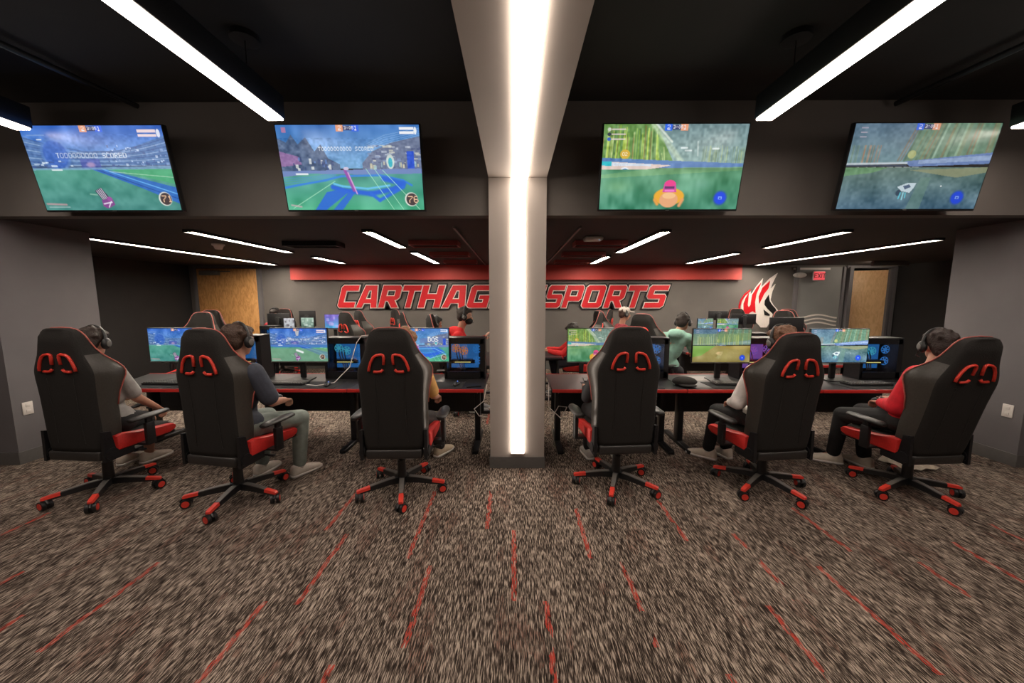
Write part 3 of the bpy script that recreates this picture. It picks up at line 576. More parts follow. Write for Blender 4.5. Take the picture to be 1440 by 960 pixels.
def screen(name, im, w, h, parent, loc=(0, 0, 0)):
    nx, ny = im.w, im.h
    xs = np.linspace(-w/2, w/2, nx); zs = np.linspace(h/2, -h/2, ny); X, Z = np.meshgrid(xs, zs)
    V = np.stack([X, np.zeros_like(X), Z], -1).reshape(-1, 3); idx = np.arange(nx*ny).reshape(ny, nx)
    Fq = np.stack([idx[:-1, :-1], idx[1:, :-1], idx[1:, 1:], idx[:-1, 1:]], -1).reshape(-1, 4)
    me = bpy.data.meshes.new(name); nf = len(Fq)
    me.vertices.add(len(V)); me.vertices.foreach_set('co', V.ravel()); me.loops.add(nf*4); me.loops.foreach_set('vertex_index', Fq.ravel())
    me.polygons.add(nf); me.polygons.foreach_set('loop_start', np.arange(nf)*4); me.polygons.foreach_set('loop_total', np.full(nf, 4)); me.update()
    a = (np.clip(im.a/255, 0, 1)**.86*.97+.02).reshape(-1, 3); a = np.where(a <= .04045, a/12.92, ((a+.055)/1.055)**2.4)
    at = me.color_attributes.new('picture', 'FLOAT_COLOR', 'POINT'); at.data.foreach_set('color', np.concatenate([a, np.ones((len(a), 1))], 1).ravel())
    me.materials.append(M_scr); return link(name, me, parent, loc)

# ---------------------------------------------------------------- televisions
def tv(x, im, label, wid=1.145):
    t = empty('wall_television', label, 'television', (x, 3.16, 2.655), 0, 'televisions on the header')
    t.rotation_euler = (math.radians(10.5), 0, 0)
    h = wid*.5625*.985
    m = MB(); m.box((0, .022, 0), (wid+.022, .04, h+.026), bev=.006); m.obj('casing', M_blk, t)
    screen('display', im, wid, h, t, (0, .0005, .003))
    MB().box((0, .001, -h/2-.004), (.03, .006, .005)).obj('logo_strip', M_grym, t)
    m = MB(); m.box((0, .07, 0), (.4, .06, .3)); m.box((0, .15, -.05), (.1, .14, .12)); m.obj('wall_bracket', M_blkm, t)
    return t
tv(-3.385, pic_dome(300, 170), 'far left tilted television showing a blue stadium and a striped game car')
tv(-1.33, pic_town(300, 170), 'tilted television left of the column showing a blue and green arena with a purple car')
tv(1.285, pic_forest(300, 170), 'tilted television right of the column showing a green forest field and an orange toy car')
tv(3.265, pic_drive(300, 170), 'far right tilted television showing a dim grey-green field and a small white car')

# ---------------------------------------------------------------- gaming chair
def build_chair_parts():
    P = {}
    # five-star base, drawn for angle 0 with arms every 72 degrees
    m = MB(); m.cyl((0, 0, .085), (0, 0, .15), .045, .035, 20)
    for k in range(5):
        a = 2*math.pi*k/5; d = Vector((math.cos(a), math.sin(a), 0)); s = Vector((-d.y, d.x, 0))
        R = []
        for (r, z, w, h) in ((.02, .105, .028, .05), (.12, .102, .023, .042), (.24, .09, .020, .034), (.345, .08, .017, .026)):
            c = d*r+Vector((0, 0, z)); R.append([c-s*w-Vector((0, 0, h/2)), c+s*w-Vector((0, 0, h/2)), c+s*w*.8+Vector((0, 0, h/2)), c-s*w*.8+Vector((0, 0, h/2))])
        m.rings(R)
    P['star_base'] = m.mesh('star_base', M_blk, 'auto')
    m = MB(); R = []
    for (r, z, w) in ((.06, .1275, .019), (.12, .1245, .018), (.258, .1065, .0155)):
        R.append([Vector((r, -w, z)), Vector((r, w, z)), Vector((r, w, z+.005)), Vector((r, -w, z+.005))])
    m.rings(R); P['top_strip'] = m.mesh('top_strip', M_grym, False)
    m = MB(); R = []
    for (r, z, w, h) in ((.26, .089, .0205, .034), (.35, .080, .0185, .029), (.36, .078, .015, .022)):
        R.append([Vector((r, -w, z-h*.1)), Vector((r, w, z-h*.1)), Vector((r, w*.8, z+h/2+.002)), Vector((r, -w*.8, z+h/2+.002))])
    m.rings(R); P['end_cap'] = m.mesh('end_cap', M_red, 'auto')
    m = MB(); m.cyl((0, 0, .06), (0, 0, .085), .011); m.tube([(0, -.036, .048), (0, -.022, .066), (0, .0, .072), (0, .022, .066), (0, .036, .048)], .011, 8); m.mi = 0
    for s_ in (-1, 1): m.cyl((.020*s_-.011, 0, .035), (.020*s_+.011, 0, .035), .035, n=22)
    m.mi = 1
    for s_ in (-1, 1): m.cyl((.0315*s_-.0015, 0, .035), (.0315*s_+.0015, 0, .035), .025, n=18)
    P['caster'] = m.mesh('caster', [M_blk, M_red], 'auto')
    m = MB(); m.cyl((0, 0, .14), (0, 0, .27), .036, .033); m.cyl((0, 0, .25), (0, 0, .385), .022); P['gas_lift'] = m.mesh('gas_lift', M_blk, 'auto')
    m = MB(); m.box((0, -.02, .395), (.28, .34, .035), bev=.01); m.cyl((.10, -.06, .385), (.30, -.02, .375), .007); m.box((.31, -.02, .375), (.05, .03, .015), bev=.006); P['tilt_mechanism'] = m.mesh('tilt_mechanism', M_blkm, 'auto')
    m = MB(); m.box((0, .02, .455), (.42, .52, .10), bev=.035, seg=4); m.box((0, .02, .415), (.5, .5, .03), bev=.012); P['seat'] = m.mesh('seat', M_fab, True)
    pr = [(-.215, .415), (.21, .415), (.262, .435), (.27, .465), (.245, .487), (.10, .500), (-.06, .525), (-.17, .548), (-.215, .54)]
    m = MB(); R = []
    for x_, k_ in ((-.036, .80), (-.028, .95), (-.015, 1), (.015, 1), (.028, .95), (.036, .80)):
        R.append([Vector((x_, .02+(y_-.02)*(1-(1-k_)*.25), .475+(z_-.475)*k_)) for y_, z_ in pr])
    m.rings(R); P['seat_bolster'] = m.mesh('seat_bolster', M_redf, 'auto')
    # armrest, right side
    m = MB(); m.box((.285, -.03, .415), (.14, .07, .018), bev=.004); m.box((.345, -.03, .50), (.035, .07, .19), bev=.010); m.box((.345, -.03, .585), (.026, .05, .12), bev=.008); P['armrest_post'] = m.mesh('armrest_post', M_blk, 'auto')
    m = MB(); R = []
    for (y, w, zz) in ((-.17, .028, .645), (-.13, .044, .648), (0, .05, .65), (.08, .044, .652), (.125, .028, .65)):
        R.append([Vector((.345+w*math.cos(g), y, zz+.017*math.sin(g))) for g in [2*math.pi*q/12 for q in range(12)]])
    m.rings(R); P['arm_pad'] = m.mesh('arm_pad', M_ledk, True)
    # backrest shell, local origin at the recline pivot
    rows = [(-.03, .222, .230, .08), (.02, .230, .240, .09), (.08, .235, .248, .10), (.2, .236, .250, .11), (.32, .236, .250, .11), (.42, .238, .258, .13), (.50, .243, .272, .155), (.545, .247, .281, .170), (.58, .247, .282, .174), (.61, .244, .275, .168), (.65, .230, .256, .145), (.69, .210, .230, .115), (.73, .191, .206, .09), (.77, .178, .188, .072), (.82, .165, .171, .058), (.87, .150, .153, .048), (.90, .133, .134, .04), (.92, .11, .11, .032), (.93, .08, .08, .022)]
    m = MB(); R = []
    for (z, hw, rw, wd) in rows:
        t0 = .045 if z < .9 else .03
        half = [(0, -t0), (hw*.45, -t0), (hw*.80, -t0*.94), (hw*.93, -t0*.7), (hw, -.018), (hw*.5+rw*.5, wd*.45), (rw, wd-.012), (rw-.008, wd), (rw-.022, wd), (rw-.034, wd-.015), (hw*.74, .035), (hw*.4, .022), (0, .020)]
        pts = [Vector((x, y, z)) for x, y in half] + [Vector((-x, y, z)) for x, y in half[-2:0:-1]]
        R.append(pts)
    m.rings(R); me = m.mesh('backrest', [M_fab, M_wing_lit], True)
    for p in me.polygons:
        c = p.center; n_ = p.normal
        if abs(n_.x) > .7 and .04 < c.z < .74 and abs(c.x) > .17 and c.y > -.02 and n_.x*c.x > 0: p.material_index = 1
    P['backrest'] = me
    L_ = [Vector((rw+.001, wd-.010, z)) for (z, hw, rw, wd) in rows if z > .3]
    pth = L_ + [Vector((-p.x, p.y, p.z)) for p in L_[::-1]]
    pth.insert(len(L_), Vector((0, .018, .934)))
    P['piping'] = MB().tube(pth, .0048, 8).mesh('piping', M_pipe, True)
    m = MB(); yb = -.053
    pl = [(-.148, yb, .615), (-.145, yb, .640), (-.130, yb, .685), (-.108, yb, .722), (-.088, yb, .735), (-.05, yb, .742), (-.036, yb, .736), (-.032, yb, .718), (-.036, yb, .665)]
    m.tube(pl, .0100, 10); m.tube([(-.112, yb, .612), (-.085, yb, .610), (-.058, yb, .613), (-.044, yb, .628)], .0100, 10); P['head_loop'] = m.mesh('head_loop', M_red, True)
    m = MB(); m.prism([(-.14, .618), (-.118, .690), (-.09, .726), (-.045, .732), (-.042, .618)], 0, .008, lambda x, y, z: (x, -.050+z, y)); P['loop_shade_plate'] = m.mesh('loop_shade_plate', mat('hole_shade_black', (.004, .003, .003), .8, noise=.1), False)  # flat dark plate painted as the shade inside an open hole
    m = MB(); m.box((0, -.02, -.055), (.43, .07, .075), bev=.015, seg=3); P['lumbar_bar'] = m.mesh('lumbar_bar', M_ledk, 'auto')
    m = MB(); m.prism([(-.05, -.10), (.16, -.09), (.16, -.04), (.03, .0), (.01, .13), (-.045, .14)], -.012, .012, lambda x, y, z: (z, x, y)); m.cyl((-.02, .0, -.045), (.02, 0, -.045), .045, n=22); P['recline_bracket'] = m.mesh('recline_bracket', M_blkm, 'auto')
    # vertical seams on the back panel
    m = MB()
    for s_ in (-1, 1): m.tube([(.115*s_, -.0465, .05), (.105*s_, -.0468, .3), (.11*s_, -.0465, .56)], .002, 6)
    P['seam'] = m.mesh('seam', M_ledk, False)
    return P
CP = build_chair_parts()
def chair(x, y, yaw, lean, base, label, group='red and black gaming chairs', drop=0):
    t = empty('gaming_chair', label, 'chair', (x, y, 0), math.radians(yaw), group)
    ba = math.radians(base-yaw)
    link('star_base', CP['star_base'], t, None, (0, 0, ba))
    for k in range(5):
        a = ba+2*math.pi*k/5
        link('top_strip', CP['top_strip'], t, None, (0, 0, a)); link('end_cap', CP['end_cap'], t, None, (0, 0, a))
        link('caster', CP['caster'], t, (.34*math.cos(a), .34*math.sin(a), 0), (0, 0, a+.7+k*1.1+x))
    link('gas_lift', CP['gas_lift'], t); link('tilt_mechanism', CP['tilt_mechanism'], t, (0, .04, -drop)); link('seat', CP['seat'], t, (0, .09, -drop))
    for s_ in (-1, 1):
        o = link('seat_bolster', CP['seat_bolster'], t, (.232*s_, .09, -drop))
        p = link('armrest_post', CP['armrest_post'], t, (0, .09, -drop)); p.scale = (s_, 1, 1); p = link('arm_pad', CP['arm_pad'], t, (0, .09, -drop)); p.scale = (s_, 1, 1)
    R = (math.radians(lean), 0, 0); piv = Vector((0, -.155, .455-drop))
    for n in ('backrest', 'lumbar_bar', 'piping', 'seam'): link(n, CP[n], t, piv, R)
    for s_ in (1, -1):
        a = link('head_loop', CP['head_loop'], t, piv, R); a.scale = (s_, 1, 1)
        a = link('loop_shade_plate', CP['loop_shade_plate'], t, piv, R); a.scale = (s_, 1, 1)
        off = Matrix.Rotation(R[0], 3, 'X') @ Vector((.247*s_, 0, 0)); link('recline_bracket', CP['recline_bracket'], t, piv+off)
    return t
chair(-3.36, 2.90, -4, 2, 229, 'gaming chair at the far left of the front row, behind the grey t-shirt sitter')
chair(-2.22, 2.82, -10, 2, 204, 'gaming chair of the sitter in blue t-shirt and pale jeans, second in the front row')
chair(-.94, 2.95, 2, 4, 213, 'gaming chair just left of the column, its side wing, coloured as lit, facing the column')
chair(.88, 3.05, 4, 4, 249, 'gaming chair just right of the column, its side wing, coloured as lit, facing the column')
chair(2.11, 3.02, 7, 7, 145, 'gaming chair of the sitter with white sleeves, middle of the right front row', drop=.035)
chair(3.27, 2.95, 4, 12, 201, 'reclined gaming chair at far right of the front row, behind the sitter in red', drop=.035)

# ---------------------------------------------------------------- desks
def desk(x0, x1, y0, y1, label, group, slant=0, h=.70, legs=(1, 1)):
    cx_, cy_ = (x0+x1)/2, (y0+y1)/2
    t = empty('gaming_desk', label, 'desk', (cx_, cy_, 0), 0, group)
    w, d = x1-x0-.006, y1-y0
    poly = [(-w/2, -d/2), (w/2, -d/2), (w/2, d/2), (-w/2, d/2)]
    if slant: poly = [(-w/2+slant, -d/2), (w/2, -d/2), (w/2, d/2), (-w/2, d/2)]
    MB().prism(poly, h-.028, h).obj('desktop', M_top, t, smooth=False)
    e = MB(); e.box((slant/2, -d/2-.004, h-.015), (w-slant, .012, .034), bev=.004); e.obj('edge_band', M_edge, t)
    MB().box((0, d/2+.004, h-.013), (w, .012, .034), bev=.004).obj('edge_band', M_edge, t)
    MB().box((0, d/2-.06, h-.03-.21), (w-.12, .018, .40)).obj('back_panel', M_blk, t, smooth=False)
    for s_, on in ((-1, legs[0]), (1, legs[1])):
        if not on: continue
        xx = s_*(w/2-.10)+(slant if s_ < 0 else 0)
        l = MB(); l.box((xx, .0, .35), (.06, .10, h-.07), bev=.006); l.box((xx, -.0, .02), (.065, d-.10, .04), bev=.01); l.box((xx, 0, h-.045), (.055, d-.12, .035)); l.obj('leg', M_blkm, t)
    return t
YD0, YD1 = 3.62, 4.38
G1 = 'front row of gaming desks'
desk(-1.68, -.30, YD0, YD1, 'black gaming desk with red edge, its right end at the column', G1)
desk(-3.06, -1.68, YD0, YD1, 'black gaming desk with red edge in front of the sitter in blue t-shirt', G1)
desk(-4.42, -3.06, YD0, YD1, 'black gaming desk with red edge by the left side wall', G1, slant=.3)
desk(.38, 1.73, YD0, YD1, 'black gaming desk with red edge, its left end at the column', G1)
desk(1.73, 3.08, YD0, YD1, 'black gaming desk with red edge in the middle of the right front row', G1)
desk(3.08, 4.43, YD0, YD1, 'black gaming desk with red edge by the right side wall', G1)
G2 = 'desks of the back rows'
desk(-4.8, -3.2, 6.7, 7.4, 'black desk near the back wall at the left, crowded with monitors', G2)
desk(2.9, 4.45, 6.2, 6.9, 'black desk behind the sitter in the teal hoodie, with two lit screens', G2)
desk(3.4, 4.9, 5.0, 5.6, 'black desk carrying the dark monitor seen from behind at the right', G2)
desk(3.4, 4.5, 7.2, 7.8, 'farthest black desk at the right, under the flame emblem', G2)
def side_desk(x, y, rz, label):
    t = desk(-.65, .65, -.3, .3, label, G2); t.location = (x, y, 0); t.rotation_euler = (0, 0, rz); return t
side_desk(-.23, 5.6, math.pi/2, 'black desk mostly hidden behind the column, left half of the middle pair')
side_desk(.45, 6.3, -math.pi/2, 'black desk just right of the column carrying two keyboards, in the back row')

# ---------------------------------------------------------------- computers on the desks
def monitor(x, y, im, label, rz=0, w=.63, h=.365, zc=1.09, zd=.70, group='monitors on the front desks'):
    t = empty('monitor', label, 'monitor', (x, y, zd), math.radians(rz), group)
    z = zc-zd
    MB().box((0, .018, z), (w+.014, .03, h+.022), bev=.005).obj('casing', M_blk, t)
    if im is not None: screen('display', im, w, h, t, (0, .002, z+.002))
    else: MB().box((0, .001, z), (w, .004, h)).obj('display', M_blk, t)
    MB().box((0, .001, z-h/2-.005), (w+.01, .008, .008)).obj('lower_bezel', M_grym, t, smooth=False)
    m = MB(); m.box((0, .06, z/2+.04), (.06, .03, z+.05), bev=.006); m.box((0, .045, z), (.1, .04, .1), bev=.01); m.obj('stand_post', M_blk, t)
    m = MB(); m.prism([(-.14, -.09), (.14, -.09), (.12, .10), (-.12, .10)], 0, .014); m.obj('stand_foot', M_blk, t)
    return t
monitor(-3.74, 4.05, pic_dome(160, 90, 2), 'far left front monitor showing a blue stadium over green turf')
monitor(-2.385, 4.05, pic_dome(160, 90, 1), 'lit monitor beside the sitter in blue t-shirt, second front monitor from the left')
monitor(-1.04, 4.05, pic_town(160, 90, 1), 'front monitor left of the column showing a bright blue arena')
monitor(.905, 4.05, pic_forest(160, 90, 1), 'front monitor right of the column showing a yellow-green forest')
monitor(2.285, 4.05, pic_drive(160, 90, 1), 'front monitor showing a golden field, middle of the right row', zc=1.085)
monitor(3.57, 4.05, pic_drive(160, 90, 2), 'far right front monitor showing a grey-green road scene', zc=1.085)

def tower(x, y, label, c1, c2, rz=0, zd=.70, group='glass-sided computer towers', w=.46, h=.47, bright=1.0):
    t = empty('computer_tower', label, 'computer', (x, y, zd), math.radians(rz), group)
    d = .21
    m = MB()
    m.box((0, d/2, .012), (w, d, .024), bev=.004); m.box((0, d/2, h-.012), (w, d, .024), bev=.004); m.box((-w/2+.016, d/2, h/2), (.032, d, h-.03)); m.box((w/2-.028, d/2, h/2), (.056, d, h-.03)); m.box((0, d-.006, h/2), (w, .012, h-.03))
    m.box((0, .01, .05), (w-.03, .02, .07)); m.box((0, .01, h-.045), (w-.03, .02, .05))
    m.obj('case', M_blkm, t)
    MB().box((-.0, .004, h/2), (w-.08, .006, h-.12)).obj('side_glass', M_glass, t, smooth=False)
    MB().box((-.02, d-.02, h/2+.02), (w-.14, .012, h-.16)).obj('motherboard', mat('board_'+str(round(c1[0], 2))+str(round(c1[2], 2)), (.02, .03, .05), .4, 0, .38*bright, noise=.3, scale=40, ecol=c1), t, smooth=False)
    m = MB(); m.box((-.03, .12, h*.40), (.27, .10, .04), bev=.006); m.obj('graphics_card', M_blk, t)
    m = MB(); m.box((-.03, .066, h*.40-.004), (.18, .006, .008)); m.obj('light_bar', emat('bar_%.1f' % bright, (.95, .85, .3), .9), t)
    for fx, fz, cc in ((w/2-.10, h*.70, c1), (w/2-.10, h*.42, c1), (-w/2+.12, h*.72, c2), (-.02, h*.66, c2)):
        m = MB(); m.torus((fx, .10, fz), .045, .0035, 'y', 22, 6)
        for k in range(7):
            a = k*2*math.pi/7; m.box((fx+.024*math.cos(a), .10, fz+.024*math.sin(a)), (.034, .004, .012), rot=(.4, -a, 0))
        m.cyl((fx, .095, fz), (fx, .105, fz), .011, n=14)
        m.obj('fan', emat('glow_%.2f_%.2f_%.2f' % cc, cc, .55*bright), t)
    m = MB(); 
    for k in range(3): m.tube([(-.12+.03*k, .12, h*.75), (-.10+.03*k, .09, h*.55), (-.05+.02*k, .10, h*.2)], .006, 8)
    m.obj('cabling', M_grym, t)
    return t
BLU = (.05, .35, 1.0); CYA = (.1, .75, 1.0); PUR = (.45, .2, .95); ORG = (1.0, .35, .12)
tower(-3.04, 4.05, 'computer tower with cyan glow at the right shoulder of the sitter in blue t-shirt', BLU, CYA, h=.50)
tower(-1.90, 4.09, 'computer tower glowing bright blue, right of the second front monitor', BLU, CYA)
tower(-.555, 4.09, 'computer tower with orange and blue glow standing next to the column', BLU, ORG)
tower(1.50, 4.09, 'computer tower glowing blue behind the chair right of the column', BLU, BLU)
tower(2.75, 4.09, 'computer tower glowing purple behind the golden field monitor', PUR, PUR)
tower(4.09, 4.09, 'computer tower with two blue fans by the right side wall', BLU, CYA)

def keyboard(x, y, label, rz=0, zd=.70, group='keyboards'):
    t = empty('keyboard', label, 'keyboard', (x, y, zd), math.radians(rz), group)
    MB().box((0, 0, .011), (.44, .14, .020), bev=.005).obj('keyboard_body', M_blk, t)
    m = MB()
    for r in range(5):
        n = 15; skip = range(4, 10) if r == 0 else []
        for k in range(n):
            if k in skip: continue
            m.box((-.196+k*.028, -.05+r*.025, .0255), (.022, .020, .010), bev=.002, seg=1)
        if r == 0: m.box((-.014, -.05, .0255), (.16, .020, .010), bev=.002, seg=1)
    m.obj('keys', mat('key_caps', (.11, .105, .10), .4, noise=.3, scale=60) if group == 'keyboards' else M_blk, t, smooth=False)
def mouse(x, y, label, rz=0, col=None, zd=.70):
    t = empty('computer_mouse', label, 'mouse', (x, y, zd), math.radians(rz), 'computer mice')
    m = MB(); R = []
    for (yy, w, h) in ((-.058, .012, .012), (-.05, .024, .022), (-.02, .031, .036), (.015, .029, .034), (.045, .026, .024), (.058, .014, .012)):
        R.append([Vector((w*math.cos(g), yy, .003+h*.5+h*.5*math.sin(g))) for g in [2*math.pi*q/14 for q in range(14)]])
    m.rings(R); m.obj('mouse_body', M_blk, t, smooth=True)
    MB().torus((0, .03, .030), .008, .004, 'x', 14, 6).obj('scroll_wheel', emat('wheel_glow%s' % label[:6], col or (.3, .5, 1), 1.2), t)
    MB().tube([(0, .056, .006), (.01, .12, .004), (.04, .2, .004), (.03, .3, .004)], .0022, 6).obj('cable', M_blk, t)
def mat_pad(x, y, w, d, label, zd=.70):
    t = MB().box((0, 0, .002), (w, d, .004), bev=.0015).obj('mouse_pad', mat('pad_fabric', (.02, .02, .022), .9, noise=.2, scale=300), None, (x, y, zd)); tag(t, label, 'mouse pad', 'mouse pads')
for (x, lab) in ((-3.62, 'by the left side wall'), (-2.35, 'in front of the sitter in blue'), (-1.05, 'left of the column'), (2.3, 'in front of the sitter with white sleeves'), (3.68, 'by the right side wall'), (1.0, 'right of the column')):
    mat_pad(x-.0+.12, 3.80, .80, .30, 'large black mouse pad on the front desk '+lab)
    keyboard(x+(-.06 if x < 0 else .02), 3.83, 'black keyboard on the front desk '+lab, random.uniform(-6, 6), zd=.704)
mouse(-1.93, 3.74, 'mouse with blue glow right of the sitter in blue t-shirt', 10, (.2, .35, 1), zd=.704)
mouse(-.60, 3.78, 'mouse with green glow on the front desk beside the column', -10, (.2, 1, .6), zd=.704)
mouse(2.72, 3.78, 'mouse on the front desk before the purple computer tower', 5, (.6, .3, 1), zd=.704)
mouse(1.32, 3.80, 'mouse hidden beside the chair right of the column', 5, (.2, .3, 1), zd=.704)
tag(MB().box((0, 0, .006), (.15, .075, .010), bev=.003).obj('smartphone', M_blk, None, (-.42, 3.74, .70), (0, 0, .3)), 'dark smartphone lying on the desk end beside the column', 'phone')
# cap lying on the desk, papers, cable
t = empty('folded_cap', 'round black cap lying on the desk between the two right chairs', 'cap', (1.78, 3.80, .70))
MB().ell((0, 0, .045), (.125, .10, .05)).obj('crown', M_fab, t, smooth=True); MB().ell((.0, -.08, .022), (.09, .07, .012)).obj('brim', M_fab, t, smooth=True)
tag(MB().prism([(0, 0), (.3, .02), (.32, .26), (.04, .25)], 0, .003).obj('paper_sheet', mat('paper', (.34, .32, .31), .8, noise=.03), None, (1.90, 4.0, .70)), 'pale paper sheet on the desk behind the black cap', 'paper')
tag(MB().tube([(-2.26, 3.98, .706), (-2.20, 3.80, .707), (-2.05, 3.74, .707), (-1.90, 3.82, .72), (-1.80, 3.98, .86), (-1.745, 4.06, 1.12), (-1.70, 4.09, 1.19), (-1.62, 4.12, 1.195)], .005, 8).obj('white_cable', M_wht, smooth=True), 'white cable looping from the blue-glowing tower down over the desk', 'cable')
tag(MB().tube([(-.30, 4.0, .66), (-.33, 3.9, .5), (-.42, 3.78, .45), (-.36, 3.7, .40), (-.27, 3.72, .38)], .005, 8).obj('hanging_cable', M_wht, smooth=True), 'thin pale cable hanging under the desk left of the column', 'cable')
tag(MB().tube([(.40, 4.2, .66), (.38, 3.95, .42), (.50, 3.8, .34), (.55, 3.75, .48), (.46, 3.72, .50), (.39, 3.7, .38), (.41, 3.68, .10)], .005, 8).obj('hanging_cable', M_wht, smooth=True), 'thin pale cable hanging under the desk right of the column', 'cable')
# white sheet on floor
me = bpy.data.meshes.new('floor_sheet'); bm = bmesh.new(); g = [[bm.verts.new((i*.05-.18, j*.05-.12, .012+.022*math.sin(i*1.1+j*.7)**2+.03*(j/5)*abs(math.sin(i*.9)))) for i in range(8)] for j in range(6)]
for j in range(5):
    for i in range(7): bm.faces.new((g[j][i], g[j][i+1], g[j+1][i+1], g[j+1][i]))
r = bmesh.ops.extrude_face_region(bm, geom=bm.faces[:])
for v in [e for e in r['geom'] if isinstance(e, bmesh.types.BMVert)]: v.co.z += .005
bmesh.ops.recalc_face_normals(bm, faces=bm.faces[:]); bm.to_mesh(me); bm.free(); me.materials.append(mat('cream_cloth', (.62, .54, .44), .85, noise=.05))
o = link('floor_cloth', me, None, (3.80, 3.42, 0), (0, 0, .1)); tag(o, 'crumpled cream cloth on the carpet under the far right chair', 'cloth')

# ---------------------------------------------------------------- back row furniture
GB = 'gaming chairs of the back rows'
for a in ((-2.62, 6.20, -38, 5, 10, 'back row chair left of the lettering start, red loops showing, beside a dark monitor'), (-2.80, 7.20, -50, 5, 30, 'back row chair turned sideways, middle of the three under the letters'), (-2.38, 7.85, -55, 0, 50, 'farthest of the three back chairs standing under the letters'),
          (-5.0, 5.75, 185, 3, 20, 'back chair facing the viewer, seen above the far left monitor'), (-5.75, 6.9, 200, 3, 0, 'back chair turned half sideways before the wooden door at the left'),
          (-1.62, 6.05, -75, 3, 15, 'back row chair holding the dark-haired sitter in white collar'), (-.98, 5.2, -85, 3, 15, 'back row chair holding the sitter in the red hoodie'),
          (2.02, 5.50, -50, 5, 15, 'back row chair of the sitter in the teal hoodie, red loops showing'), (1.85, 7.05, -75, 8, 15, 'back row chair of the sitter in the pale cap'),
          (1.20, 6.2, 80, 5, 15, 'back chair seen edge-on above the forest monitor, holding the red-sleeved sitter'), (1.80, 7.85, 70, 5, 15, 'smaller empty back chair above the forest monitor'),
          (4.88, 7.98, 180, 3, 0, 'empty far chair standing before the flame emblem'), (5.55, 7.4, 175, 3, 0, 'empty far chair between the flame emblem and the white waves'), (4.88, 6.62, 168, 3, 0, 'empty back chair in front of the white wavy stripes')):
    chair(*a, group=GB)
gm = 'monitors of the back rows'
monitor(-4.28, 7.0, pic_desktop(40, 24, [(205, 205, 210), (150, 160, 165), (70, 60, 70)]), 'small back monitor with white page, left of the lettering', w=.20, h=.2, zc=1.13, group=gm)
monitor(-3.93, 7.0, pic_desktop(40, 24, [(160, 190, 170), (60, 90, 80), (210, 225, 215)]), 'small back monitor with pale green picture, left of the lettering', w=.24, h=.2, zc=1.14, group=gm)
monitor(-3.38, 6.9, pic_desktop(60, 36, [(120, 90, 200), (60, 170, 220), (190, 170, 240)]), 'back monitor glowing violet and cyan, left of the first letter', w=.33, h=.27, zc=1.17, group=gm)
monitor(-4.62, 7.25, None, 'dark monitor seen from behind near the wooden door', 180, w=.42, h=.25, zc=1.18, group=gm)
monitor(-4.05, 7.25, None, 'dark monitor seen from behind beside the violet screen', 180, w=.3, h=.28, zc=1.22, group=gm)
monitor(3.28, 6.35, pic_drive(50, 28, 2), 'small lit back monitor just right of the teal hoodie', w=.26, h=.18, zc=1.17, group=gm)
monitor(3.66, 6.35, pic_forest(60, 34), 'wider lit back monitor above the golden field monitor', w=.36, h=.20, zc=1.16, group=gm)
monitor(4.05, 7.4, None, 'dark far monitor above the golden field monitor', 180, w=.36, h=.16, zc=1.27, group=gm)
monitor(4.0, 6.5, None, 'dark back monitor left of the flame emblem foot', 180, w=.42, h=.16, zc=1.25, group=gm)
monitor(3.84, 5.25, None, 'large dark monitor seen from behind, right of the flame emblem foot', 180, w=.46, h=.28, zc=1.19, group=gm)
tower(3.42, 5.2, 'back computer tower with white and cyan glow, left of the large dark monitor', CYA, CYA, w=.30, h=.42, group='towers of the back rows')
tower(-4.60, 6.85, 'dark computer tower on the back desk near the wooden door', BLU, BLU, w=.3, h=.4, group='towers of the back rows', bright=.3)
keyboard(.42, 6.05, 'keyboard on the back desk just right of the column, nearer one', 90, group='keyboards of the back rows')
keyboard(.42, 6.6, 'keyboard on the back desk just right of the column, farther one', 90, group='keyboards of the back rows')
keyboard(-.25, 6.0, 'keyboard on the hidden back desk before the sitter in the red hoodie', -90, group='keyboards of the back rows')

# ---------------------------------------------------------------- people
def fuse(mb, name, m, voxel, it=4, smooth=.5):
    me0 = mb.mesh(name+'_src', m); o = bpy.data.objects.new('tmp', me0); COL.objects.link(o)
    a = o.modifiers.new('r', 'REMESH'); a.mode = 'VOXEL'; a.voxel_size = voxel; a.use_smooth_shade = True
    if it: b = o.modifiers.new('s', 'SMOOTH'); b.factor = smooth; b.iterations = it
    dg = bpy.context.evaluated_depsgraph_get(); me = bpy.data.meshes.new_from_object(o.evaluated_get(dg), depsgraph=dg)
    bpy.data.objects.remove(o); me.name = name; me.materials.clear(); me.materials.append(m)
    for p in me.polygons: p.use_smooth = True
    return me
V = Vector
def ik(a, b, l1, l2, pole):
    d = b-a; L = d.length; mx = (l1+l2)*.995
    if L > mx: b = a+d.normalized()*mx; d = b-a; L = mx
    n = d.normalized(); x = (l1*l1-l2*l2+L*L)/(2*L); h = math.sqrt(max(0, l1*l1-x*x)); p = pole-n*pole.dot(n); p.normalize()
    return a+n*x+p*h, b
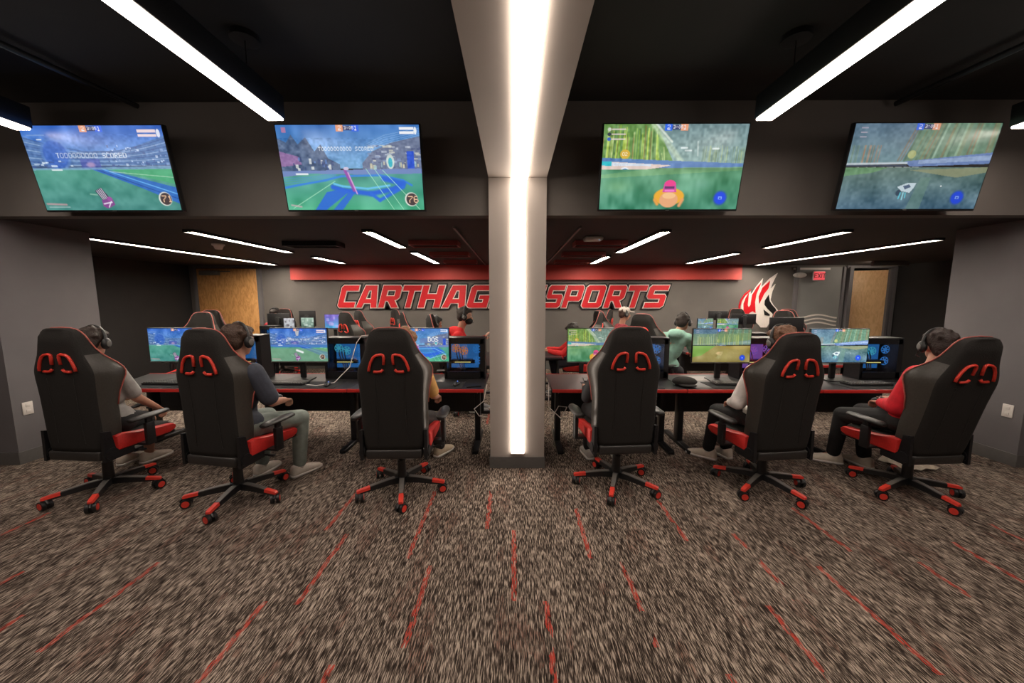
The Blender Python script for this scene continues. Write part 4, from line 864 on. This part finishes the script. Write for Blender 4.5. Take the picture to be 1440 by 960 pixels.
def person(label, pelvis, neck, head, face, wr, an, toe, shirt, pants, hair_c, shoe_c, sleeve=.5, shorts=False, vox=.008, headset=None, hood=False, cap=None, hold=None, mask=False, hairlen=0, side=None, group=None, elbow_out=.35, bag=0.0, socks=None):
    pelvis, neck, head = V(pelvis), V(neck), V(head); face = V(face).normalized()
    root = empty('person', label, 'person', (pelvis.x, pelvis.y, 0), 0, group); org = V((pelvis.x, pelvis.y, 0))
    up = (neck-pelvis).normalized()
    fw = V(side) if side else V((face.x, face.y, 0)); fw.z = 0; fw.normalize(); rt = fw.cross(V((0, 0, 1))).normalized()
    sh = {s: neck-up*.045+rt*.165*s for s in (-1, 1)}; hp = {s: pelvis+rt*.085*s for s in (-1, 1)}
    L = {}
    for s in (-1, 1):
        el, w_ = ik(sh[s], V(wr[s]), .28, .25, V((0, 0, -1))+rt*elbow_out*s-fw*.25)
        kn, a_ = ik(hp[s], V(an[s]), .45, .45, V((0, 0, 1))+fw*.8+rt*.15*s)
        L[s] = (el, w_, kn, a_)
    def sub(v): return v-org
    # head frame
    f = face; r_ = f.cross(V((0, 0, 1))).normalized(); u_ = r_.cross(f).normalized(); HM = Matrix((r_, f, u_)).transposed()
    def hh(x, y, z): return sub(head)+HM @ V((x, y, z))
    # ---- body
    b = MB()
    b.caps(sub(hp[-1]), sub(hp[1]), .10); b.caps(sub(pelvis), sub(pelvis.lerp(neck, .45)), .105); b.caps(sub(pelvis.lerp(neck, .5)-rt*.05), sub(pelvis.lerp(neck, .8)-rt*.06), .09, .095); b.caps(sub(pelvis.lerp(neck, .5)+rt*.05), sub(pelvis.lerp(neck, .8)+rt*.06), .09, .095)
    b.caps(sub(sh[-1]), sub(sh[1]), .055); b.caps(sub(neck-up*.03), hh(0, -.02, -.05), .058, .052)
    for s in (-1, 1):
        el, w_, kn, a_ = L[s]
        b.caps(sub(sh[s]), sub(el), .050, .038); b.caps(sub(el), sub(w_), .038, .026)
        b.caps(sub(hp[s]), sub(kn), .080, .054); b.caps(sub(kn), sub(a_), .053, .036)
        # hand: palm, four fingers of unequal length with a bend, thumb from the side of the palm
        d = (w_-el).normalized(); pn = V((0, 0, -1)); sd = d.cross(pn)
        if sd.length < .1: sd = rt.copy()
        sd.normalize(); pn = sd.cross(d).normalized()
        if pn.z > 0: pn = -pn
        inn = sd if sd.dot(-rt*s) > 0 else -sd
        pc = w_+d*.045
        for q in (-.024, -.008, .008, .024): b.caps(sub(w_+inn*q*.7), sub(w_+d*.08+inn*q), .013, .011, 8)
        for q, ln in ((-.027, .058), (-.009, .072), (.009, .078), (.027, .068)):
            k0 = w_+d*.085+inn*q; k1 = k0+(d*.75+pn*.6).normalized()*ln*.5; k2 = k1+(d*.1+pn*1.0).normalized()*ln*.5
            b.caps(sub(k0), sub(k1), .0095, .0088, 8); b.caps(sub(k1), sub(k2), .0088, .007, 8)
        t0 = w_+d*.03+inn*.022; t1 = t0+(d*.6+inn*.8+pn*.2).normalized()*.038; t2 = t1+(d*.9+inn*.1+pn*.5).normalized()*.03
        b.caps(sub(t0), sub(t1), .0125, .0105, 8); b.caps(sub(t1), sub(t2), .0105, .008, 8)
        b.caps(sub(a_), sub(a_+V(toe[s]).normalized()*.09-V((0, 0, .045))), .034, .026)
    b.ell(hh(0, -.008, .022), (.076, .094, .098), HM); b.ell(hh(0, .022, -.05), (.056, .064, .062), HM); b.ell(hh(0, .05, -.088), (.03, .028, .022), HM)
    b.caps(hh(0, .086, .012), hh(0, .104, -.026), .009, .014, 8); b.ell(hh(0, .080, -.058), (.024, .012, .008), HM); b.ell(hh(0, .078, -.068), (.020, .011, .006), HM); b.caps(hh(-.03, .082, .03), hh(.03, .082, .03), .010, None, 8)
    for s in (-1, 1): b.ell(hh(.077*s, -.004, -.008), (.012, .022, .032), HM)
    link('body', fuse(b, 'body', M_skin, vox, 3), root)
    e = MB()
    for s in (-1, 1):
        e.mi = 0; e.ell(hh(.030*s, .083, .008), (.0125, .008, .0085), HM, 10); e.mi = 1; e.ell(hh(.030*s, .0885, .008), (.006, .004, .006), HM, 8)
    e.obj('eyes', [M_eye, M_iris], root, smooth=True)
    # ---- shirt
    b = MB(); SM = mat('cloth_%d_%d_%d' % tuple(int(c*999) for c in shirt), shirt, .85, noise=.15, scale=18, bump=.4)
    b.caps(sub(hp[-1]+up*.02), sub(hp[1]+up*.02), .112); b.caps(sub(pelvis+up*.04), sub(pelvis.lerp(neck, .5)), .122, .116)
    b.caps(sub(pelvis.lerp(neck, .45)-rt*.06), sub(pelvis.lerp(neck, .82)-rt*.075), .098, .100); b.caps(sub(pelvis.lerp(neck, .45)+rt*.06), sub(pelvis.lerp(neck, .82)+rt*.075), .098, .100)
    b.caps(sub(sh[-1]), sub(sh[1]), .068); b.caps(sub(neck-up*.06), sub(neck-up*.005), .09, .065)
    if hood: b.ell(sub(neck-fw*.075+up*.01), (.11, .09, .075)); b.caps(sub(neck-rt*.06+up*.02), sub(neck+rt*.06+up*.02), .055)
    for s in (-1, 1):
        el, w_, kn, a_ = L[s]
        if sleeve <= .5: b.caps(sub(sh[s]), sub(sh[s].lerp(el, sleeve*2*.85)), .066+bag, .060+bag)
        else: b.caps(sub(sh[s]), sub(el), .066+bag, .054+bag*1.2); b.caps(sub(el), sub(el.lerp(w_, .9)), .054+bag*1.2, .040)
    link('shirt', fuse(b, 'shirt', SM, vox*1.3, 3), root)
    # ---- trousers
    b = MB(); PM = mat('trouser_%d_%d_%d' % tuple(int(c*999) for c in pants), pants, .85, noise=.2, scale=14, bump=.4)
    b.caps(sub(hp[-1]), sub(hp[1]), .118)
    for s in (-1, 1):
        el, w_, kn, a_ = L[s]
        if shorts: b.caps(sub(hp[s]), sub(hp[s].lerp(kn, .78)), .098, .085)
        else: b.caps(sub(hp[s]), sub(kn), .097, .072); b.caps(sub(kn), sub(kn.lerp(a_, .93)), .071, .056)
    link('trousers', fuse(b, 'trousers', PM, vox*1.3, 3), root)
    # ---- shoes
    KM = mat('shoe_%d_%d_%d' % tuple(int(c*999) for c in shoe_c), shoe_c, .6, noise=.08, scale=30)
    for s in (-1, 1):
        el, w_, kn, a_ = L[s]; d = V(toe[s]); d.z = 0; d.normalize(); g = V((a_.x, a_.y, 0)); x_ = d.cross(V((0, 0, 1)))
        b = MB(); R = []
        for (q, w, h) in ((-.080, .024, .06), (-.065, .037, .105), (-.02, .042, .118), (.04, .046, .096), (.10, .050, .072), (.155, .046, .056), (.195, .030, .040), (.206, .013, .026)):
            R.append([sub(g+d*q+x_*w*math.cos(t)+V((0, 0, (.004 if math.sin(t) < 0 else 0)+h*.5+h*.5*math.copysign(abs(math.sin(t))**.6, math.sin(t))))) for t in [2*math.pi*k/16 for k in range(16)]])
        b.rings(R); so = b.obj('shoe', KM, root, smooth=True)
        b = MB(); R = []
        for (q, w) in ((-.086, .022), (-.066, .041), (0, .045), (.10, .054), (.16, .049), (.205, .029), (.214, .012)):
            R.append([sub(g+d*q+x_*w*cx_+V((0, 0, z_))) for cx_, z_ in ((-1, .002), (1, .002), (1, .022), (-1, .022))])
        b.rings(R); b.obj('sole', M_wht if sum(shoe_c) > .6 else M_blk, so, smooth=True)
    if socks:
        for s in (-1, 1):
            el, w_, kn, a_ = L[s]; MB().caps(sub(a_)+V((0, 0, -.01)), sub(a_.lerp(kn, .20)), .044, .046).obj('sock', mat('sock_%d' % int(socks[0]*999), socks, .9, noise=.05), root, smooth=True)
    # ---- hair or cap
    rr = random.Random(int(head.x*100)+7); b = MB()
    b.ell(hh(0, -.028, .045), (.088, .096, .090), HM); b.ell(hh(0, -.055, .0), (.080, .066, .080), HM); b.ell(hh(0, .035, .088), (.066, .062, .034), HM)
    if hairlen: b.ell(hh(0, -.06, -.045), (.070, .048, .05), HM)
    for k in range(26):
        a, z_ = rr.uniform(0, 6.28), rr.uniform(-.1, 1); q = math.sqrt(1-min(1, z_*z_)); p = (q*math.cos(a)*.084, -.028+q*math.sin(a)*.092-.0, .045+z_*.086)
        if p[1] > .04 and p[2] < .07: continue
        b.ell(hh(*p), (.02, .022, .018), HM, 8)
    link('hair', fuse(b, 'hair', mat('hair_%d' % int(hair_c[0]*999), hair_c, .6, noise=.4, scale=90, bump=.6), vox, 2), root)
    if cap:
        b = MB(); b.ell(hh(0, -.015, .068), (.096, .108, .078), HM); b.ell(hh(0, .11, .062), (.07, .075, .012), HM)
        tag(b.obj('cap', mat('cap_cloth', cap, .8, noise=.1), None, org, smooth=True), 'pale cap worn by the far sitter right of the column', 'cap')
    if mask:
        link('face_mask', fuse(MB().ell(hh(0, .045, -.055), (.064, .068, .052), HM), 'face_mask', mat('mask_black', (.01, .01, .01), .8, noise=.1), .006, 1), root)
    if headset:
        t = empty('headset', headset, 'headset', org, 0, 'headsets worn by the players')
        b = MB(); pts = []
        for k in range(17):
            a = math.pi*k/16; pts.append(hh(.099*math.cos(a), -.012, .0+.141*math.sin(a)))
        b.tube(pts, .011, 8, flat=1.6); b.obj('headband', M_blk, t, smooth=True)
        for s in (-1, 1):
            b = MB(); b.ell(hh(.099*s, -.005, -.005), (.024, .040, .048), HM); o = b.obj('ear_cup', M_blk, t, smooth=True)
            b = MB(); b.ell(hh(.121*s, -.005, -.005), (.005, .022, .026), HM); b.obj('cup_badge', M_grym, t, smooth=True)
        b = MB().tube([hh(-.11, .01, -.03), hh(-.095, .07, -.07), hh(-.04, .12, -.08)], .004, 8); b.obj('microphone', M_blk, t, smooth=True)
    if hold:
        c = (L[-1][1]+L[1][1])/2 + (L[1][1]-L[1][0]).normalized()*.06
        hold(c, fw)
    return root
def controller_at(label):
    def f(c, fw):
        t = empty('game_controller', label, 'controller', c, math.atan2(-fw.x, fw.y))
        b = MB(); b.ell((0, 0, 0), (.07, .035, .018)); b.caps((-.055, -.01, 0), (-.068, -.06, -.012), .020, .014); b.caps((.055, -.01, 0), (.068, -.06, -.012), .020, .014); link('controller_body', fuse(b, 'controller_body', M_blk, .005, 2), t)
        for s in (-1, 1): MB().cyl((.025*s, -.008, .015), (.025*s, -.008, .03), .009, n=14).obj('thumb_stick', M_grym, t)
    return f
up_ = V((0, 0, 1))
# front row
person('sitter at far left in a light grey t-shirt and dark shorts, dark hair', (-3.36, 2.95, .60), (-3.40, 2.93, 1.05), (-3.43, 2.97, 1.24), (-.15, 1, -.25), {-1: (-3.55, 3.30, .70), 1: (-3.27, 3.27, .62)}, {-1: (-3.80, 3.45, .09), 1: (-3.62, 3.50, .09)}, {-1: (-.1, 1, 0), 1: (0.1, 1, 0)},
       (.36, .34, .32), (.015, .015, .016), (.028, .016, .011), (.62, .54, .45), .45, True, headset='black headset on the dark-haired sitter at the far left', side=(.0, 1, 0), hold=controller_at('black game controller in the hands of the far left sitter'))
person('sitter in slate blue t-shirt and pale jeans, brown hair, second from the left', (-2.18, 2.84, .60), (-2.14, 2.80, 1.09), (-2.13, 2.84, 1.275), (.25, 1, -.12), {-1: (-2.20, 3.15, .78), 1: (-1.97, 3.08, .74)}, {-1: (-2.32, 3.24, .09), 1: (-1.96, 3.22, .09)}, {-1: (.1, 1, 0), 1: (.45, .9, 0)},
       (.055, .062, .085), (.24, .28, .255), (.055, .028, .017), (.72, .66, .58), .48, False, socks=(.6, .56, .5), headset='black headset on the sitter in the slate blue t-shirt', side=(.30, 1, 0), elbow_out=.6, bag=.010, hold=controller_at('black game controller in the hands of the sitter in blue'))
person('sitter mostly hidden by the chair left of the column, yellow t-shirt and light brown hair', (-.93, 2.99, .60), (-.90, 2.96, 1.05), (-.88, 2.97, 1.235), (0, 1, -.15), {-1: (-1.05, 3.40, .72), 1: (-.72, 3.36, .70)}, {-1: (-1.05, 3.62, .09), 1: (-.76, 3.66, .09)}, {-1: (-.1, 1, 0), 1: (.45, .9, 0)},
       (.55, .30, .09), (.05, .045, .045), (.30, .16, .085), (.62, .50, .36), .48, False, side=(-.05, 1, 0), hold=controller_at('black game controller held by the hidden sitter in yellow'))
person('sitter hidden behind the chair right of the column, only the hands on the desk show', (.88, 3.10, .58), (.87, 3.10, 1.00), (.87, 3.13, 1.15), (-.1, 1, -.3), {-1: (.69, 3.48, .755), 1: (.88, 3.55, .77)}, {-1: (.76, 3.62, .09), 1: (1.04, 3.65, .09)}, {-1: (-.1, 1, 0), 1: (.1, 1, 0)},
       (.03, .03, .035), (.02, .02, .022), (.03, .02, .015), (.5, .46, .42), .9, False, hold=controller_at('black game controller above the desk edge right of the column'))
person('sitter with white long sleeves and black trousers, brown hair, second from right', (2.14, 3.06, .60), (2.12, 2.98, 1.05), (2.145, 2.96, 1.25), (-.15, 1, -.3), {-1: (1.94, 3.24, .68), 1: (2.18, 3.34, .70)}, {-1: (1.96, 3.60, .09), 1: (2.15, 3.64, .09)}, {-1: (-.6, .6, 0), 1: (-.3, 1, 0)},
       (.78, .73, .70), (.012, .012, .013), (.16, .075, .04), (.72, .62, .52), .98, False, bag=.008, socks=(.7, .64, .58), headset='red and black headset on the brown-haired sitter with white sleeves', side=(-.1, 1, 0), elbow_out=.6, hold=controller_at('black game controller in the hands of the white-sleeved sitter'))
person('sitter at far right in a red sweatshirt and black trousers with dark hair', (3.29, 2.99, .60), (3.29, 2.88, 1.05), (3.35, 2.92, 1.225), (.3, 1, -.2), {-1: (3.17, 3.14, .71), 1: (3.40, 3.25, .72)}, {-1: (3.13, 3.50, .09), 1: (3.36, 3.42, .09)}, {-1: (-.8, .5, 0), 1: (-.1, 1, 0)},
       (.66, .010, .024), (.012, .012, .013), (.026, .014, .011), (.74, .66, .55), .98, False, bag=.02, socks=(.7, .64, .58), headset='black headset on the dark-haired sitter in the red sweatshirt', side=(-.35, 1, 0), elbow_out=.6, hairlen=1, hold=controller_at('black game controller in the hands of the sitter in red'))
# back rows
person('far sitter in a red hoodie with headphones facing right, left of the column', (-.90, 5.2, .60), (-.76, 5.16, 1.14), (-.68, 5.14, 1.355), (1, .05, -.1), {-1: (-.44, 5.35, 1.0), 1: (-.40, 5.1, 1.08)}, {-1: (-.55, 5.3, .09), 1: (-.55, 5.1, .09)}, {-1: (1, 0, 0), 1: (1, 0, 0)},
       (.60, .012, .015), (.02, .02, .03), (.03, .02, .014), (.3, .3, .3), .98, vox=.014, headset='grey headset on the far sitter in the red hoodie', hood=True, mask=True)
person('far dark-haired sitter with white collar, next to the red hoodie', (-1.50, 6.08, .58), (-1.36, 6.05, 1.02), (-1.28, 6.03, 1.19), (.9, .4, -.2), {-1: (-1.05, 6.25, .8), 1: (-1.05, 6.0, .8)}, {-1: (-1.1, 6.2, .09), 1: (-1.1, 6.0, .09)}, {-1: (1, 0, 0), 1: (1, 0, 0)},
       (.60, .57, .55), (.02, .02, .03), (.015, .012, .012), (.3, .3, .3), .48, vox=.014, headset='black headset on the far sitter with white collar')
person('far sitter in a pale cap and dark red top facing right, right of the column', (1.95, 7.05, .58), (2.04, 7.0, 1.11), (2.08, 6.97, 1.31), (1, .1, -.1), {-1: (2.45, 7.15, .8), 1: (2.45, 6.9, .8)}, {-1: (2.35, 7.15, .09), 1: (2.35, 6.95, .09)}, {-1: (1, 0, 0), 1: (1, 0, 0)},
       (.22, .02, .03), (.02, .02, .03), (.06, .03, .02), (.3, .3, .3), .98, vox=.014, cap=(.55, .48, .43), headset='headset over the pale cap of the far sitter')
person('sitter in a teal hoodie seen from behind, dark hair, turned to the right screens', (2.22, 5.40, .62), (2.31, 5.26, 1.10), (2.40, 5.26, 1.265), (.75, .65, -.15), {-1: (2.55, 5.80, .78), 1: (2.72, 5.62, .78)}, {-1: (2.45, 5.95, .09), 1: (2.7, 5.85, .09)}, {-1: (.4, 1, 0), 1: (.6, 1, 0)},
       (.27, .48, .40), (.03, .03, .04), (.022, .013, .010), (.3, .3, .3), .98, vox=.012, headset='black headset on the sitter in the teal hoodie', hood=True, side=(.55, 1, 0))
person('far sitter in red leaning over the desk right of the column, mostly hidden', (1.10, 6.15, .58), (.98, 6.0, .96), (.94, 5.92, 1.08), (-1, .1, -.5), {-1: (.55, 5.95, .76), 1: (.55, 6.2, .76)}, {-1: (.75, 6.0, .09), 1: (.75, 6.2, .09)}, {-1: (-1, 0, 0), 1: (-1, 0, 0)},
       (.60, .02, .02), (.02, .02, .03), (.02, .013, .010), (.3, .3, .3), .98, vox=.014)
person('far sitter with dark hair and red top bending beside the wooden door', (-4.9, 7.62, .60), (-4.88, 7.55, 1.10), (-4.86, 7.5, 1.28), (.2, -1, -.4), {-1: (-4.75, 7.3, .8), 1: (-5.0, 7.3, .8)}, {-1: (-4.8, 7.3, .09), 1: (-5.0, 7.3, .09)}, {-1: (0, -1, 0), 1: (0, -1, 0)},
       (.35, .02, .03), (.02, .02, .03), (.02, .015, .015), (.3, .3, .3), .98, vox=.014, headset='white and black headset on the far sitter beside the wooden door')
chair(-4.92, 7.72, 180, 3, 0, 'back chair of the bending sitter near the wooden door', group=GB)
